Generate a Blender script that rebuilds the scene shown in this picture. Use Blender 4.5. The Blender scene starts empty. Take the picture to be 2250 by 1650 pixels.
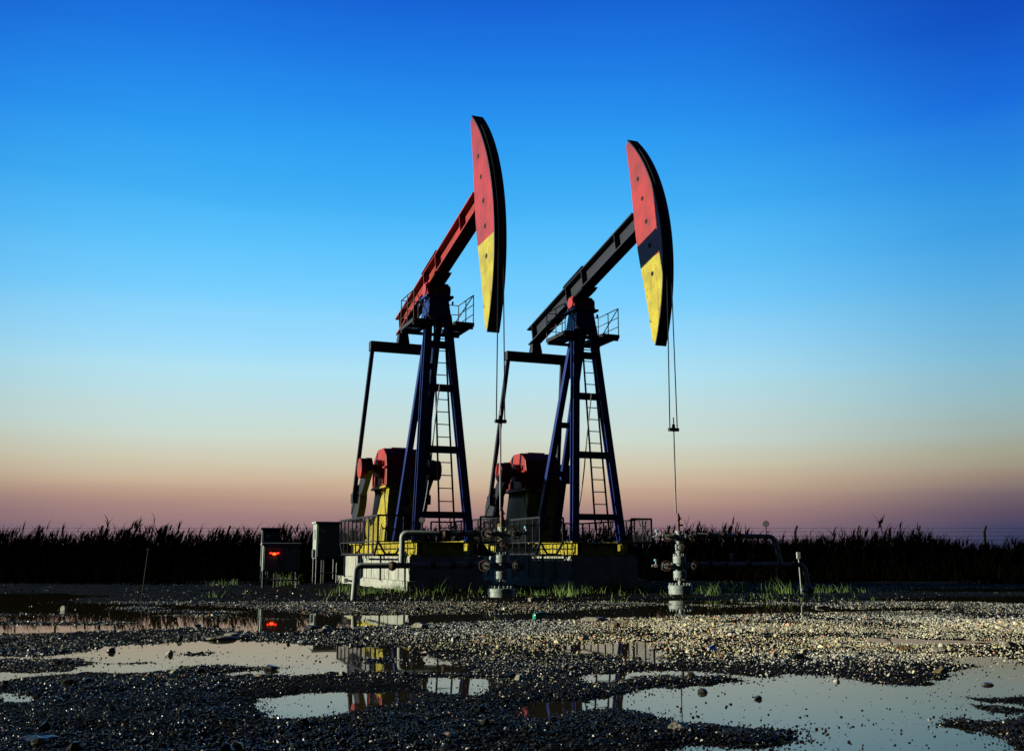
import bpy, math, random
import numpy as np
from mathutils import Vector, Matrix
R = math.radians
random.seed(7); rng = np.random.default_rng(11)
S = bpy.context.scene; COL = S.collection

# ------------------------------------------------------------------ camera
F, HY, CX, CY, H = 2200.0, 1220.0, 1125.0, 825.0, 0.85      # focal length and horizon in photo pixels
PITCH = math.atan((HY-CY)/F)
cam = bpy.data.cameras.new('camera'); camo = bpy.data.objects.new('camera', cam); COL.objects.link(camo)
camo.location = (0, 0, H); camo.rotation_euler = (R(90)+PITCH, 0, 0)
cam.sensor_width = 36; cam.lens = 36*F/2250; cam.clip_start = .05; cam.clip_end = 20000
S.camera = camo
S.view_settings.view_transform = 'Standard'; S.view_settings.look = 'None'
S.view_settings.exposure = 0; S.view_settings.gamma = 1
cpi, spi = math.cos(PITCH), math.sin(PITCH)
def ground_at(px, py, z=0.0):                     # photo pixel -> point on the level z
    px = np.asarray(px, float); py = np.asarray(py, float)
    a = (px-CX)/F; b = (CY-py)/F
    ry = cpi-spi*b; rz = spi+cpi*b; t = (z-H)/rz
    return np.stack([a*t, ry*t], -1)

# ------------------------------------------------------------------ materials
def lin(c): return tuple(((x/255)/12.92 if x/255 <= .04045 else ((x/255+.055)/1.055)**2.4) for x in c)
def mat(name, col, rough=.5, metal=0., var=.25, scale=6., bump=.0, bscale=40., rust=0., col2=None, spec=.5, streak=0.):
    m = bpy.data.materials.new(name); m.use_nodes = True
    nt = m.node_tree; b = nt.nodes['Principled BSDF']; L = nt.links
    b.inputs['Roughness'].default_value = rough; b.inputs['Metallic'].default_value = metal
    b.inputs['Specular IOR Level'].default_value = spec
    tc = nt.nodes.new('ShaderNodeTexCoord')
    n = nt.nodes.new('ShaderNodeTexNoise'); n.inputs['Scale'].default_value = scale; n.inputs['Detail'].default_value = 6
    L.new(tc.outputs['Object'], n.inputs['Vector'])
    cr = nt.nodes.new('ShaderNodeValToRGB'); e = cr.color_ramp.elements
    c2 = col2 or tuple(x*(1-var) for x in col)
    e[0].position = .35; e[0].color = (*c2, 1); e[1].position = .62; e[1].color = (*col, 1)
    L.new(n.outputs['Fac'], cr.inputs['Fac']); out = cr.outputs['Color']
    if rust:
        n2 = nt.nodes.new('ShaderNodeTexNoise'); n2.inputs['Scale'].default_value = scale*2.3; n2.inputs['Detail'].default_value = 10; n2.inputs['Roughness'].default_value = .7
        L.new(tc.outputs['Object'], n2.inputs['Vector'])
        r2 = nt.nodes.new('ShaderNodeValToRGB'); r2.color_ramp.elements[0].position = .66-rust*.2; r2.color_ramp.elements[1].position = .7-rust*.16
        L.new(n2.outputs['Fac'], r2.inputs['Fac'])
        mx = nt.nodes.new('ShaderNodeMix'); mx.data_type = 'RGBA'
        L.new(r2.outputs['Color'], mx.inputs['Factor']); L.new(out, mx.inputs['A']); mx.inputs['B'].default_value = (.11, .04, .018, 1)
        out = mx.outputs['Result']
    if streak:                                        # rain-washed grime running down the surface
        mp = nt.nodes.new('ShaderNodeMapping'); mp.inputs['Scale'].default_value = (9, 9, .7); L.new(tc.outputs['Object'], mp.inputs['Vector'])
        n4 = nt.nodes.new('ShaderNodeTexNoise'); n4.inputs['Scale'].default_value = 1.3; n4.inputs['Detail'].default_value = 8; n4.inputs['Roughness'].default_value = .65; L.new(mp.outputs[0], n4.inputs['Vector'])
        r4 = nt.nodes.new('ShaderNodeValToRGB'); r4.color_ramp.elements[0].position = .50; r4.color_ramp.elements[1].position = .72; L.new(n4.outputs['Fac'], r4.inputs['Fac'])
        ms = nt.nodes.new('ShaderNodeMath'); ms.operation = 'MULTIPLY'; ms.inputs[1].default_value = streak; L.new(r4.outputs['Color'], ms.inputs[0])
        mx = nt.nodes.new('ShaderNodeMix'); mx.data_type = 'RGBA'; L.new(ms.outputs[0], mx.inputs['Factor']); L.new(out, mx.inputs['A']); mx.inputs['B'].default_value = (.05, .035, .02, 1); out = mx.outputs['Result']
    L.new(out, b.inputs['Base Color'])
    if bump:
        n3 = nt.nodes.new('ShaderNodeTexNoise'); n3.inputs['Scale'].default_value = bscale; n3.inputs['Detail'].default_value = 8
        L.new(tc.outputs['Object'], n3.inputs['Vector'])
        bp = nt.nodes.new('ShaderNodeBump'); bp.inputs['Strength'].default_value = bump; bp.inputs['Distance'].default_value = .02
        L.new(n3.outputs['Fac'], bp.inputs['Height']); L.new(bp.outputs['Normal'], b.inputs['Normal'])
    return m
M = dict(
    blue=mat('blue_paint', (.004, .026, .21), .42, rust=.25, scale=3),
    yellow=mat('yellow_paint', (.60, .50, .018), .5, rust=.34, scale=3, col2=(.42, .34, .015), streak=.6),
    red=mat('red_paint', (.52, .03, .022), .48, rust=.36, scale=1.7, col2=(.30, .024, .02), streak=.55),
    dark=mat('dark_steel', (.012, .013, .018), .6, scale=5),
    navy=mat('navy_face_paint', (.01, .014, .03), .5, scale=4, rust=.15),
    concrete=mat('concrete', (.50, .52, .43), .85, scale=4, bump=.3, bscale=30, col2=(.36, .37, .30), rust=.1, streak=.32),
    pipe=mat('grey_pipe_paint', (.42, .47, .41), .5, rust=.3, scale=9),
    tree=mat('wellhead_paint', (.40, .48, .43), .5, rust=.35, scale=11),
    rustm=mat('rusty_iron', (.10, .035, .02), .65, scale=14, col2=(.04, .02, .014)),
    stuffing=mat('worn_red_iron', (.20, .06, .035), .5, scale=14, col2=(.05, .03, .025)),
    rope=mat('wire_rope', (.05, .05, .05), .35, metal=.6, scale=30),
    rod=mat('polished_steel', (.20, .20, .20), .5, metal=.8, scale=8, var=.2),
    cab=mat('cabinet_paint', (.44, .50, .44), .9, scale=3, var=.12, rust=.12, spec=.1, streak=.3),
    cabblue=mat('cabinet_blue_grey', (.16, .20, .22), .9, spec=.1, scale=3, var=.15, rust=.1),
    cyan=mat('cyan_paint', (.10, .42, .55), .4, scale=20),
    white=mat('white_enamel', (.7, .72, .68), .4, scale=20, var=.15),
    black=mat('black_rubber', (.008, .008, .009), .5, scale=20),
    hole=mat('dark_opening', (.004, .004, .004), .8, scale=5),
    rock=mat('pale_rock', (.48, .45, .35), .7, scale=9, bump=.5, bscale=25, col2=(.25, .22, .16)),
    wetrock=mat('wet_rock', (.07, .065, .055), .3, scale=12, bump=.5, bscale=30, col2=(.025, .024, .022)),
    tanrock=mat('tan_rock', (.34, .23, .11), .6, scale=10, bump=.5, bscale=28, col2=(.14, .09, .05)),
    green=mat('green_plastic', (.02, .45, .25), .2, scale=10),
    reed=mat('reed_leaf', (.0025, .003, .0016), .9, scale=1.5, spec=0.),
    post=mat('fence_concrete', (.035, .035, .033), .9, scale=8),
    dirt=mat('bank_soil', (.05, .045, .035), .9, scale=1.2, bump=.6, bscale=6),
)
def emis(name, col, st):
    m = bpy.data.materials.new(name); m.use_nodes = True; b = m.node_tree.nodes['Principled BSDF']
    b.inputs['Base Color'].default_value = (*col, 1); b.inputs['Emission Color'].default_value = (*col, 1); b.inputs['Emission Strength'].default_value = st
    return m
M['lamp_red'] = emis('red_lamp_glass', (1, .02, .01), 3.0)
M['lamp_amber'] = emis('amber_lamp_glass', (1, .07, .012), 4.0)

# ------------------------------------------------------------------ mesh helpers
class MB:
    def __init__(s): s.v = []; s.f = []
    def add(s, vs, fs):
        o = len(s.v); s.v += [tuple(p) for p in vs]; s.f += [tuple(i+o for i in f) for f in fs]; return s
    def box(s, a, b):
        (x0, y0, z0), (x1, y1, z1) = [tuple(map(min, zip(a, b))), tuple(map(max, zip(a, b)))]
        return s.add([(x0,y0,z0),(x1,y0,z0),(x1,y1,z0),(x0,y1,z0),(x0,y0,z1),(x1,y0,z1),(x1,y1,z1),(x0,y1,z1)],
                     [(3,2,1,0),(4,5,6,7),(0,1,5,4),(1,2,6,5),(2,3,7,6),(3,0,4,7)])
    def hexa(s, bot, top):                         # two quads, same winding
        return s.add(list(bot)+list(top), [(3,2,1,0),(4,5,6,7),(0,1,5,4),(1,2,6,5),(2,3,7,6),(3,0,4,7)])
    def bar(s, p, q, w, h=None, up=(0,0,1)):       # rectangular section bar
        h = h or w; p = Vector(p); q = Vector(q); d = (q-p).normalized(); up = Vector(up)
        if abs(d.dot(up)) > .97: up = Vector((1,0,0))
        a = d.cross(up).normalized(); b = a.cross(d).normalized()
        c = [(-1,-1),(1,-1),(1,1),(-1,1)]
        return s.hexa([p+a*(i*w/2)+b*(j*h/2) for i, j in c], [q+a*(i*w/2)+b*(j*h/2) for i, j in c])
    def ibeam(s, p, q, w, h, t=.03, up=(0,0,1)):   # I section
        p = Vector(p); q = Vector(q); d = (q-p).normalized(); upv = Vector(up)
        if abs(d.dot(upv)) > .97: upv = Vector((1,0,0))
        a = d.cross(upv).normalized(); b = a.cross(d).normalized()
        o = b*(h/2-t/2)
        s.bar(p+o, q+o, w, t, upv); s.bar(p-o, q-o, w, t, upv); return s.bar(p, q, t, h-2*t, upv)
    def tube(s, pts, r, n=10, cap=True):
        pts = [Vector(p) for p in pts]; rs = r if isinstance(r, (list, tuple)) else [r]*len(pts)
        o = len(s.v); ref = None
        for i, p in enumerate(pts):
            d = ((pts[min(i+1, len(pts)-1)]-pts[max(i-1, 0)])).normalized()
            if ref is None: ref = Vector((0,0,1)) if abs(d.z) < .9 else Vector((1,0,0))
            a = (ref-d*ref.dot(d)).normalized(); b = d.cross(a); ref = a
            for k in range(n):
                t = 2*math.pi*k/n; s.v.append(tuple(p+(a*math.cos(t)+b*math.sin(t))*rs[i]))
        for i in range(len(pts)-1):
            for k in range(n): s.f.append((o+i*n+k, o+i*n+(k+1)%n, o+(i+1)*n+(k+1)%n, o+(i+1)*n+k))
        if cap:
            s.f.append(tuple(o+k for k in reversed(range(n)))); e = o+(len(pts)-1)*n; s.f.append(tuple(e+k for k in range(n)))
        return s
    def cyl(s, p, q, r, n=16): return s.tube([p, q], r, n)
    def lathe(s, prof, c=(0,0,0), n=24):           # prof: (r, z) up the axis z
        pts = [(c[0], c[1], c[2]+z) for r, z in prof]; o = len(s.v)
        for (r, z) in prof:
            for k in range(n): t = 2*math.pi*k/n; s.v.append((c[0]+r*math.cos(t), c[1]+r*math.sin(t), c[2]+z))
        m = len(prof)
        for i in range(m-1):
            for k in range(n): s.f.append((o+i*n+k, o+i*n+(k+1)%n, o+(i+1)*n+(k+1)%n, o+(i+1)*n+k))
        s.f.append(tuple(o+k for k in reversed(range(n)))); s.f.append(tuple(o+(m-1)*n+k for k in range(n))); return s
    def ring(s, c, axis, r, tr, n=28, k=8):        # torus
        ax = Vector(axis).normalized(); a = Vector((0,0,1)) if abs(ax.z) < .9 else Vector((1,0,0)); a = (a-ax*a.dot(ax)).normalized(); b = ax.cross(a)
        o = len(s.v); c = Vector(c)
        for i in range(n):
            t = 2*math.pi*i/n; e = a*math.cos(t)+b*math.sin(t)
            for j in range(k):
                q = 2*math.pi*j/k; s.v.append(tuple(c+e*(r+tr*math.cos(q))+ax*(tr*math.sin(q))))
        for i in range(n):
            for j in range(k): s.f.append((o+i*k+j, o+((i+1)%n)*k+j, o+((i+1)%n)*k+(j+1)%k, o+i*k+(j+1)%k))
        return s
    def prism(s, poly, o, ax, ay, ext):            # poly in plane (ax, ay) at o, extruded by ext
        o = Vector(o); ax = Vector(ax); ay = Vector(ay); e = Vector(ext); n = len(poly)
        b = [o+ax*x+ay*y for x, y in poly]
        return s.add(b+[p+e for p in b], [tuple(reversed(range(n))), tuple(range(n, 2*n))]+[(i, (i+1)%n, n+(i+1)%n, n+i) for i in range(n)])
    def each(s, name, m, parent=None, smooth=False, bevel=0):   # one object per loose piece
        p = list(range(len(s.v)))
        def find(i):
            while p[i] != i: p[i] = p[p[i]]; i = p[i]
            return i
        for f in s.f:
            for i in f[1:]: p[find(i)] = find(f[0])
        out = {}
        for f in s.f: out.setdefault(find(f[0]), []).append(f)
        res = []
        for fs in out.values():
            ids = sorted({i for f in fs for i in f}); mp = {i: k for k, i in enumerate(ids)}
            q = MB(); q.add([s.v[i] for i in ids], [tuple(mp[i] for i in f) for f in fs]); res.append(q.build(name, m, parent, smooth, bevel))
        return res
    def build(s, name, m, parent=None, smooth=False, bevel=0):
        me = bpy.data.meshes.new(name); me.from_pydata(s.v, [], s.f)
        import bmesh
        bm = bmesh.new(); bm.from_mesh(me); bmesh.ops.recalc_face_normals(bm, faces=bm.faces); bm.to_mesh(me); bm.free()
        me.materials.append(m)
        if smooth:
            me.shade_smooth(); me.set_sharp_from_angle(angle=R(38))
        o = bpy.data.objects.new(name, me); COL.objects.link(o)
        if parent: o.parent = parent
        if bevel:
            b = o.modifiers.new('bevel', 'BEVEL'); b.width = bevel; b.segments = 2; b.limit_method = 'ANGLE'
        return o
def tag(o, label=None, cat=None, group=None, kind=None):
    for k, x in (('label', label), ('category', cat), ('group', group), ('kind', kind)):
        if x: o[k] = x
    return o
def empty(name, loc, rz=0):
    o = bpy.data.objects.new(name, None); COL.objects.link(o); o.location = loc; o.rotation_euler = (0, 0, rz); o.empty_display_size = .2
    return o
def children(o): return [c for c in bpy.data.objects if c.parent == o]
def copy_tree(o, parent=None):
    c = o.copy(); COL.objects.link(c); c.parent = parent
    for ch in children(o): copy_tree(ch, c)
    return c
def mesh_np(name, V, Fq, m, smooth=False, col=None):   # all faces with the same vertex count
    me = bpy.data.meshes.new(name); V = np.ascontiguousarray(V, np.float32); Fq = np.ascontiguousarray(Fq, np.int32)
    k = Fq.shape[1]; nf = len(Fq)
    me.vertices.add(len(V)); me.vertices.foreach_set('co', V.ravel())
    me.loops.add(nf*k); me.loops.foreach_set('vertex_index', Fq.ravel())
    me.polygons.add(nf); me.polygons.foreach_set('loop_start', np.arange(0, nf*k, k, dtype=np.int32))
    me.update(calc_edges=True); me.validate()
    me.shade_smooth() if smooth else me.shade_flat()
    if col is not None:
        at = me.attributes.new('tone', 'FLOAT_COLOR', 'POINT'); at.data.foreach_set('color', np.ascontiguousarray(col, np.float32).ravel())
    me.materials.append(m); o = bpy.data.objects.new(name, me); COL.objects.link(o); return o

# ------------------------------------------------------------------ noise
def _hash(i, j, seed):
    h = (i.astype(np.int64)*374761393+j.astype(np.int64)*668265263+seed*974711) & 0x7fffffff
    h = ((h ^ (h >> 13))*1274126177) & 0x7fffffff
    return ((h ^ (h >> 16)) & 0xffff)/65535.
def vnoise(x, y, seed=0):
    i = np.floor(x); j = np.floor(y); fx = x-i; fy = y-j; fx = fx*fx*(3-2*fx); fy = fy*fy*(3-2*fy)
    a = _hash(i, j, seed); b = _hash(i+1, j, seed); c = _hash(i, j+1, seed); d = _hash(i+1, j+1, seed)
    return (a*(1-fx)+b*fx)*(1-fy)+(c*(1-fx)+d*fx)*fy
def fbm(x, y, seed=0, oct=4):
    s = 0; a = 1; t = 0
    for k in range(oct): s = s+a*(vnoise(x*2**k, y*2**k, seed+k*17)-.5); t += a; a *= .5
    return s/t*2

# ------------------------------------------------------------------ ground: puddles (photo outlines laid on the ground level)
WATER = [
 [(1290,1536),(1342,1523),(1409,1516),(1460,1509),(1470,1512),(1525,1508),(1589,1498),(1623,1493),(1581,1484),(1540,1486),(1487,1489),(1460,1484),(1409,1490),(1359,1498),(1308,1501),(1274,1499),(1240,1487),(1281,1479),(1342,1477),(1392,1476),(1460,1472),(1530,1473),(1611,1481),(1672,1485),(1740,1479),(1815,1485),(1891,1496),(1948,1504),(2019,1506),(2057,1493),(2080,1478),(2152,1464),(2091,1459),(2099,1445),(2155,1440),(2208,1443),(2250,1462),(2500,1470),(2500,1530),(2250,1527),(2190,1529),(2130,1531),(2170,1540),(2250,1545),(2300,1570),(2250,1585),(2160,1588),(2090,1578),(2060,1592),(2150,1604),(2230,1630),(2280,1700),(1475,1700),(1470,1642),(1521,1634),(1551,1637),(1672,1642),(1725,1632),(1755,1623),(1732,1615),(1753,1606),(1710,1606),(1611,1598),(1479,1587),(1445,1572),(1400,1565),(1359,1560),(1308,1563),(1257,1572),(1227,1582),(1180,1580),(1135,1572),(1122,1552),(1140,1543),(1190,1540),(1247,1541)],
 [(-60,1441),(0,1441),(101,1440),(182,1431),(236,1419),(304,1416),(372,1411),(507,1404),(540,1408),(642,1413),(692,1416),(761,1421),(835,1422),(903,1420),(920,1432),(943,1445),(1021,1459),(1055,1469),(1065,1476),(1038,1479),(987,1479),(923,1482),(889,1479),(811,1476),(734,1481),(700,1482),(659,1485),(608,1483),(507,1486),(470,1481),(540,1474),(590,1471),(628,1465),(560,1464),(490,1461),(422,1463),(380,1473),(338,1478),(287,1480),(236,1477),(152,1478),(84,1485),(0,1499),(-60,1503),(-60,1474),(84,1478),(149,1473),(162,1466),(199,1460),(162,1446),(118,1448),(54,1445),(0,1453),(-60,1455)],
 [(527,1530),(574,1534),(676,1524),(767,1519),(825,1520),(903,1515),(920,1521),(916,1534),(889,1543),(835,1553),(784,1564),(700,1578),(676,1577),(615,1580),(598,1571),(567,1551)],
 [(923,1486),(1004,1488),(1088,1491),(1109,1498),(1099,1510),(1072,1516),(1038,1526),(1004,1525),(936,1516),(920,1509)],
 [(1200,1417),(1328,1411),(1460,1409),(1430,1421),(1457,1436),(1475,1443),(1487,1452),(1460,1458),(1409,1456),(1392,1450),(1342,1442),(1298,1435),(1257,1432),(1223,1426)],
 [(1887,1406),(1929,1401),(2004,1404),(2118,1406),(2223,1408),(2212,1411),(2042,1415),(1929,1413)],
 [(-300,1523),(0,1521),(40,1523),(100,1530),(112,1535),(95,1541),(0,1545),(-300,1547)],
 [(-700,1302),(0,1303),(120,1303),(190,1306),(260,1310),(187,1313),(140,1320),(230,1325),(400,1328),(470,1331),(600,1339),(640,1346),(700,1349),(760,1353),(905,1351),(950,1347),(1100,1346),(1240,1345),(1290,1338),(1380,1332),(1460,1327),(1380,1322),(1330,1319),(1400,1319),(1540,1319),(1620,1320),(1690,1323),(1900,1338),(1960,1333),(2080,1335),(2200,1337),(2120,1341),(1900,1344),(1780,1346),(1650,1351),(1540,1353),(1460,1356),(1330,1358),(1250,1361),(1100,1363),(950,1368),(900,1371),(800,1379),(700,1381),(620,1393),(600,1391),(540,1386),(507,1380),(420,1378),(350,1381),(250,1386),(150,1391),(0,1394),(-700,1398)],
 [(1880,1318),(1960,1319),(2100,1322),(2250,1327),(2600,1330),(2600,1312),(2250,1310),(2100,1311),(1980,1314)],
 [(1930,1294),(2050,1292),(2600,1290),(2600,1299),(2250,1300),(2050,1299)],
]
LAND = [
 [(240,1334),(267,1334),(347,1333),(360,1336),(267,1338)],[(290,1341),(427,1340),(430,1343),(300,1343)],[(420,1345),(470,1342),(540,1343),(533,1348),(440,1347)],
 [(350,1352),(427,1350),(510,1351),(507,1355),(430,1355)],[(-300,1349),(0,1348),(58,1349),(50,1352),(-300,1353)],[(62,1351),(141,1350),(141,1353)],
 [(-300,1365),(0,1366),(160,1367),(240,1365),(290,1369),(240,1372),(0,1372),(-300,1372)],[(545,1358),(590,1360),(640,1361),(600,1363)],
 [(1640,1324),(1700,1320),(1820,1318),(1880,1321),(1820,1326),(1700,1328)],
 [(1490,1328),(1600,1329),(1660,1330),(1600,1332)],
 [(230,1458),(330,1456),(300,1459)],[(395,1436),(460,1434),(450,1441),(405,1440)],[(770,1448),(830,1445),(875,1447),(870,1455),(800,1455)],
 [(1500,1494),(1560,1491),(1600,1493),(1540,1499)],
 [(2140,1550),(2250,1556),(2250,1572),(2190,1562)],
]
def to_ground(p): return ground_at([q[0] for q in p], [q[1] for q in p])
def signed(P, X, Y):                                # + inside, metres
    n = len(P); d2 = np.full(X.shape, 1e9); ins = np.zeros(X.shape, bool)
    for i in range(n):
        x0, y0 = P[i]; x1, y1 = P[(i+1) % n]; ex, ey = x1-x0, y1-y0; L2 = ex*ex+ey*ey+1e-12
        t = np.clip(((X-x0)*ex+(Y-y0)*ey)/L2, 0, 1)
        d2 = np.minimum(d2, (X-x0-t*ex)**2+(Y-y0-t*ey)**2)
        c = (y0 > Y) != (y1 > Y)
        with np.errstate(divide='ignore', invalid='ignore'):
            ins ^= c & (X < ex*(Y-y0)/(ey if ey else 1e-12)+x0)
    d = np.sqrt(d2); return np.where(ins, d, -d)
TH = R(21.5); U = np.array([math.sin(TH), -math.cos(TH)]); VV = np.array([math.cos(TH), math.sin(TH)])
CL = np.array([-2.279, 22.598]); CR = CL+U*.09+VV*3.91
def local(C, x, y, th=TH): return (C[0]+math.sin(th)*x+math.cos(th)*y, C[1]-math.cos(th)*x+math.sin(th)*y)
WELL_L = np.array(local(CL, 3.28, .94)); WELL_R = np.array(local(CR, 3.28, .97))
Y0, Y1, SM = 2.2, 75., .95
NR, NC = 900, 760
tt = np.linspace(0, 1, NR)**1.0; Yr = Y0*(Y1/Y0)**tt
ss = np.linspace(-SM, SM, NC)
Xg = Yr[:, None]*ss[None, :]; Yg = np.repeat(Yr[:, None], NC, 1)
wx = Xg+fbm(Xg*2.2, Yg*1.6, 3, 4)*.10*np.clip(Yg/7, .6, 2.5); wy = Yg+fbm(Xg*2.2+40, Yg*1.6, 5, 4)*.13*np.clip(Yg/7, .6, 3.0)
sd = np.full(Xg.shape, -50.)
for P in WATER: sd = np.maximum(sd, signed(to_ground(P), wx, wy))
for P in LAND: sd = np.minimum(sd, -signed(to_ground(P), wx, wy))
land = -sd
q = np.clip(land, 0, None); w_ = np.clip(-land, 0, None)
k = np.clip(Yg/10, .5, 1.6)
hgt = .012*(1-np.exp(-q/.08))+.018*(1-np.exp(-q/.5))
hgt += np.where(land > 0, (fbm(Xg*3, Yg*3, 21, 4)*.016+fbm(Xg*14, Yg*14, 31, 3)*.008)*(1-np.exp(-q/.12)), 0)
hgt *= np.interp(Yg, [6.5, 9], [1, .32])
hgt -= .030*(1-np.exp(-w_/.20))
hgt += np.where(land <= 0, np.clip(fbm(Xg*9, Yg*5, 41, 4), 0, 1)*.028*np.exp(-w_/.35), 0)
def bump(x, y, r, a): return a*np.exp(-((Xg-x)**2+(Yg-y)**2)/(2*r*r))
for C, th in ((CL, TH), (CR, TH)):
    lx = (Xg-C[0])*U[0]+(Yg-C[1])*U[1]; ly = (Xg-C[0])*VV[0]+(Yg-C[1])*VV[1]
    dx = np.maximum(np.maximum(lx-.3, -8-lx), 0); dy = np.maximum(np.maximum(-.1-ly, ly-2.0), 0)
    hgt = np.maximum(hgt, (.075+fbm(Xg*2.5, Yg*2.5, 77, 3)*.045)*np.exp(-(dx**2+dy**2)/(2*.75**2)))
hgt = np.maximum(hgt, bump(WELL_L[0], WELL_L[1], .55, .065)); hgt = np.maximum(hgt, bump(WELL_R[0], WELL_R[1]-.15, .55, .062))
far = np.clip((Yg-27)/4, 0, 1); hgt = hgt*(1-far)+far*(np.maximum(hgt, .03)+fbm(Xg*.7, Yg*.7, 91, 3)*.03)
edge = np.clip((np.abs(ss)[None, :]-.80)/.1, 0, 1); hgt = hgt*(1-edge)+edge*.05
e2 = np.clip((2.6-Yg)/.3, 0, 1); hgt = hgt*(1-e2)+e2*.04
hgt = np.maximum(hgt, -.05)
hgt[0, :] = -.12; hgt[-1, :] = -.12; hgt[:, 0] = -.12; hgt[:, -1] = -.12
idx = np.arange(NR*NC).reshape(NR, NC)
quads = np.stack([idx[:-1, :-1], idx[:-1, 1:], idx[1:, 1:], idx[1:, :-1]], -1).reshape(-1, 4)
def grid_at(A, x, y):
    t = np.log(np.clip(y, Y0, Y1)/Y0)/math.log(Y1/Y0)*(NR-1); s = (x/np.maximum(y, .1)+SM)/(2*SM)*(NC-1)
    t = np.clip(t, 0, NR-1.001); s = np.clip(s, 0, NC-1.001); i = t.astype(int); j = s.astype(int); a = t-i; b = s-j
    return (A[i, j]*(1-b)+A[i, j+1]*b)*(1-a)+(A[i+1, j]*(1-b)+A[i+1, j+1]*b)*a
def gz(x, y): return float(grid_at(hgt, np.array([x]), np.array([y]))[0])

def ground_material():
    m = bpy.data.materials.new('wet_gravel_soil'); m.use_nodes = True; nt = m.node_tree; b = nt.nodes['Principled BSDF']; L = nt.links
    tc = nt.nodes.new('ShaderNodeTexCoord')
    n1 = nt.nodes.new('ShaderNodeTexNoise'); n1.inputs['Scale'].default_value = 1.1; n1.inputs['Detail'].default_value = 7
    v = nt.nodes.new('ShaderNodeTexVoronoi'); v.inputs['Scale'].default_value = 45; v.inputs['Randomness'].default_value = 1
    n2 = nt.nodes.new('ShaderNodeTexNoise'); n2.inputs['Scale'].default_value = 70; n2.inputs['Detail'].default_value = 5
    for n in (n1, v, n2): L.new(tc.outputs['Object'], n.inputs['Vector'])
    r1 = nt.nodes.new('ShaderNodeValToRGB'); e = r1.color_ramp.elements; e[0].color = (.006, .0055, .004, 1); e[1].color = (.018, .015, .010, 1); e[0].position = .35; e[1].position = .7
    L.new(n1.outputs['Fac'], r1.inputs['Fac'])
    mx = nt.nodes.new('ShaderNodeMix'); mx.data_type = 'RGBA'; mx.blend_type = 'OVERLAY'; mx.inputs['Factor'].default_value = .8
    L.new(r1.outputs['Color'], mx.inputs['A']); L.new(v.outputs['Color'], mx.inputs['B']); L.new(mx.outputs['Result'], b.inputs['Base Color'])
    b.inputs['Roughness'].default_value = .85; b.inputs['Specular IOR Level'].default_value = .02
    ad = nt.nodes.new('ShaderNodeMath'); ad.operation = 'MULTIPLY_ADD'; L.new(v.outputs['Distance'], ad.inputs[0]); ad.inputs[1].default_value = -.7; L.new(n2.outputs['Fac'], ad.inputs[2])
    bp = nt.nodes.new('ShaderNodeBump'); bp.inputs['Strength'].default_value = 1; bp.inputs['Distance'].default_value = .02
    L.new(ad.outputs[0], bp.inputs['Height']); L.new(bp.outputs['Normal'], b.inputs['Normal'])
    return m
gm = ground_material()
g = mesh_np('ground', np.stack([Xg, Yg, hgt], -1).reshape(-1, 3), quads, gm, True); tag(g, kind='structure')
o = mesh_np('far_ground', [(-3000, -800, -.09), (3000, -800, -.09), (3000, 6000, -.09), (-3000, 6000, -.09)], [(0, 1, 2, 3)], gm); tag(o, kind='structure')
wm = bpy.data.materials.new('puddle_water'); wm.use_nodes = True
b = wm.node_tree.nodes['Principled BSDF']; b.inputs['Base Color'].default_value = (.040, .032, .014, 1); b.inputs['Specular Tint'].default_value = (1, .84, .76, 1); b.inputs['Roughness'].default_value = .02; b.inputs['IOR'].default_value = 1.23
n = wm.node_tree.nodes.new('ShaderNodeTexNoise'); n.inputs['Scale'].default_value = 3.5; n.inputs['Detail'].default_value = 2
wtc = wm.node_tree.nodes.new('ShaderNodeTexCoord'); wm.node_tree.links.new(wtc.outputs['Object'], n.inputs['Vector'])
bp = wm.node_tree.nodes.new('ShaderNodeBump'); bp.inputs['Strength'].default_value = .02; bp.inputs['Distance'].default_value = .01
wm.node_tree.links.new(n.outputs['Fac'], bp.inputs['Height']); wm.node_tree.links.new(bp.outputs['Normal'], b.inputs['Normal'])
me = bpy.data.meshes.new('water'); me.from_pydata([(-2.1, 2.45, .001), (2.1, 2.45, .001), (23, 27.5, .001), (-23, 27.5, .001)], [], [(0, 1, 2, 3)]); me.materials.append(wm)
o = bpy.data.objects.new('water', me); COL.objects.link(o); tag(o, kind='structure')

# ------------------------------------------------------------------ gravel stones
def ico():
    p = (1+5**.5)/2; v = np.array([(-1,p,0),(1,p,0),(-1,-p,0),(1,-p,0),(0,-1,p),(0,1,p),(0,-1,-p),(0,1,-p),(p,0,-1),(p,0,1),(-p,0,-1),(-p,0,1)], float); v /= np.linalg.norm(v[0])
    f = np.array([(0,11,5),(0,5,1),(0,1,7),(0,7,10),(0,10,11),(1,5,9),(5,11,4),(11,10,2),(10,7,6),(7,1,8),(3,9,4),(3,4,2),(3,2,6),(3,6,8),(3,8,9),(4,9,5),(2,4,11),(6,2,10),(8,6,7),(9,8,1)])
    return v, f
def octa():
    v = np.array([(1,0,0),(-1,0,0),(0,1,0),(0,-1,0),(0,0,1),(0,0,-1)], float)
    f = np.array([(0,2,4),(2,1,4),(1,3,4),(3,0,4),(2,0,5),(1,2,5),(3,1,5),(0,3,5)]); return v, f
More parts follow.
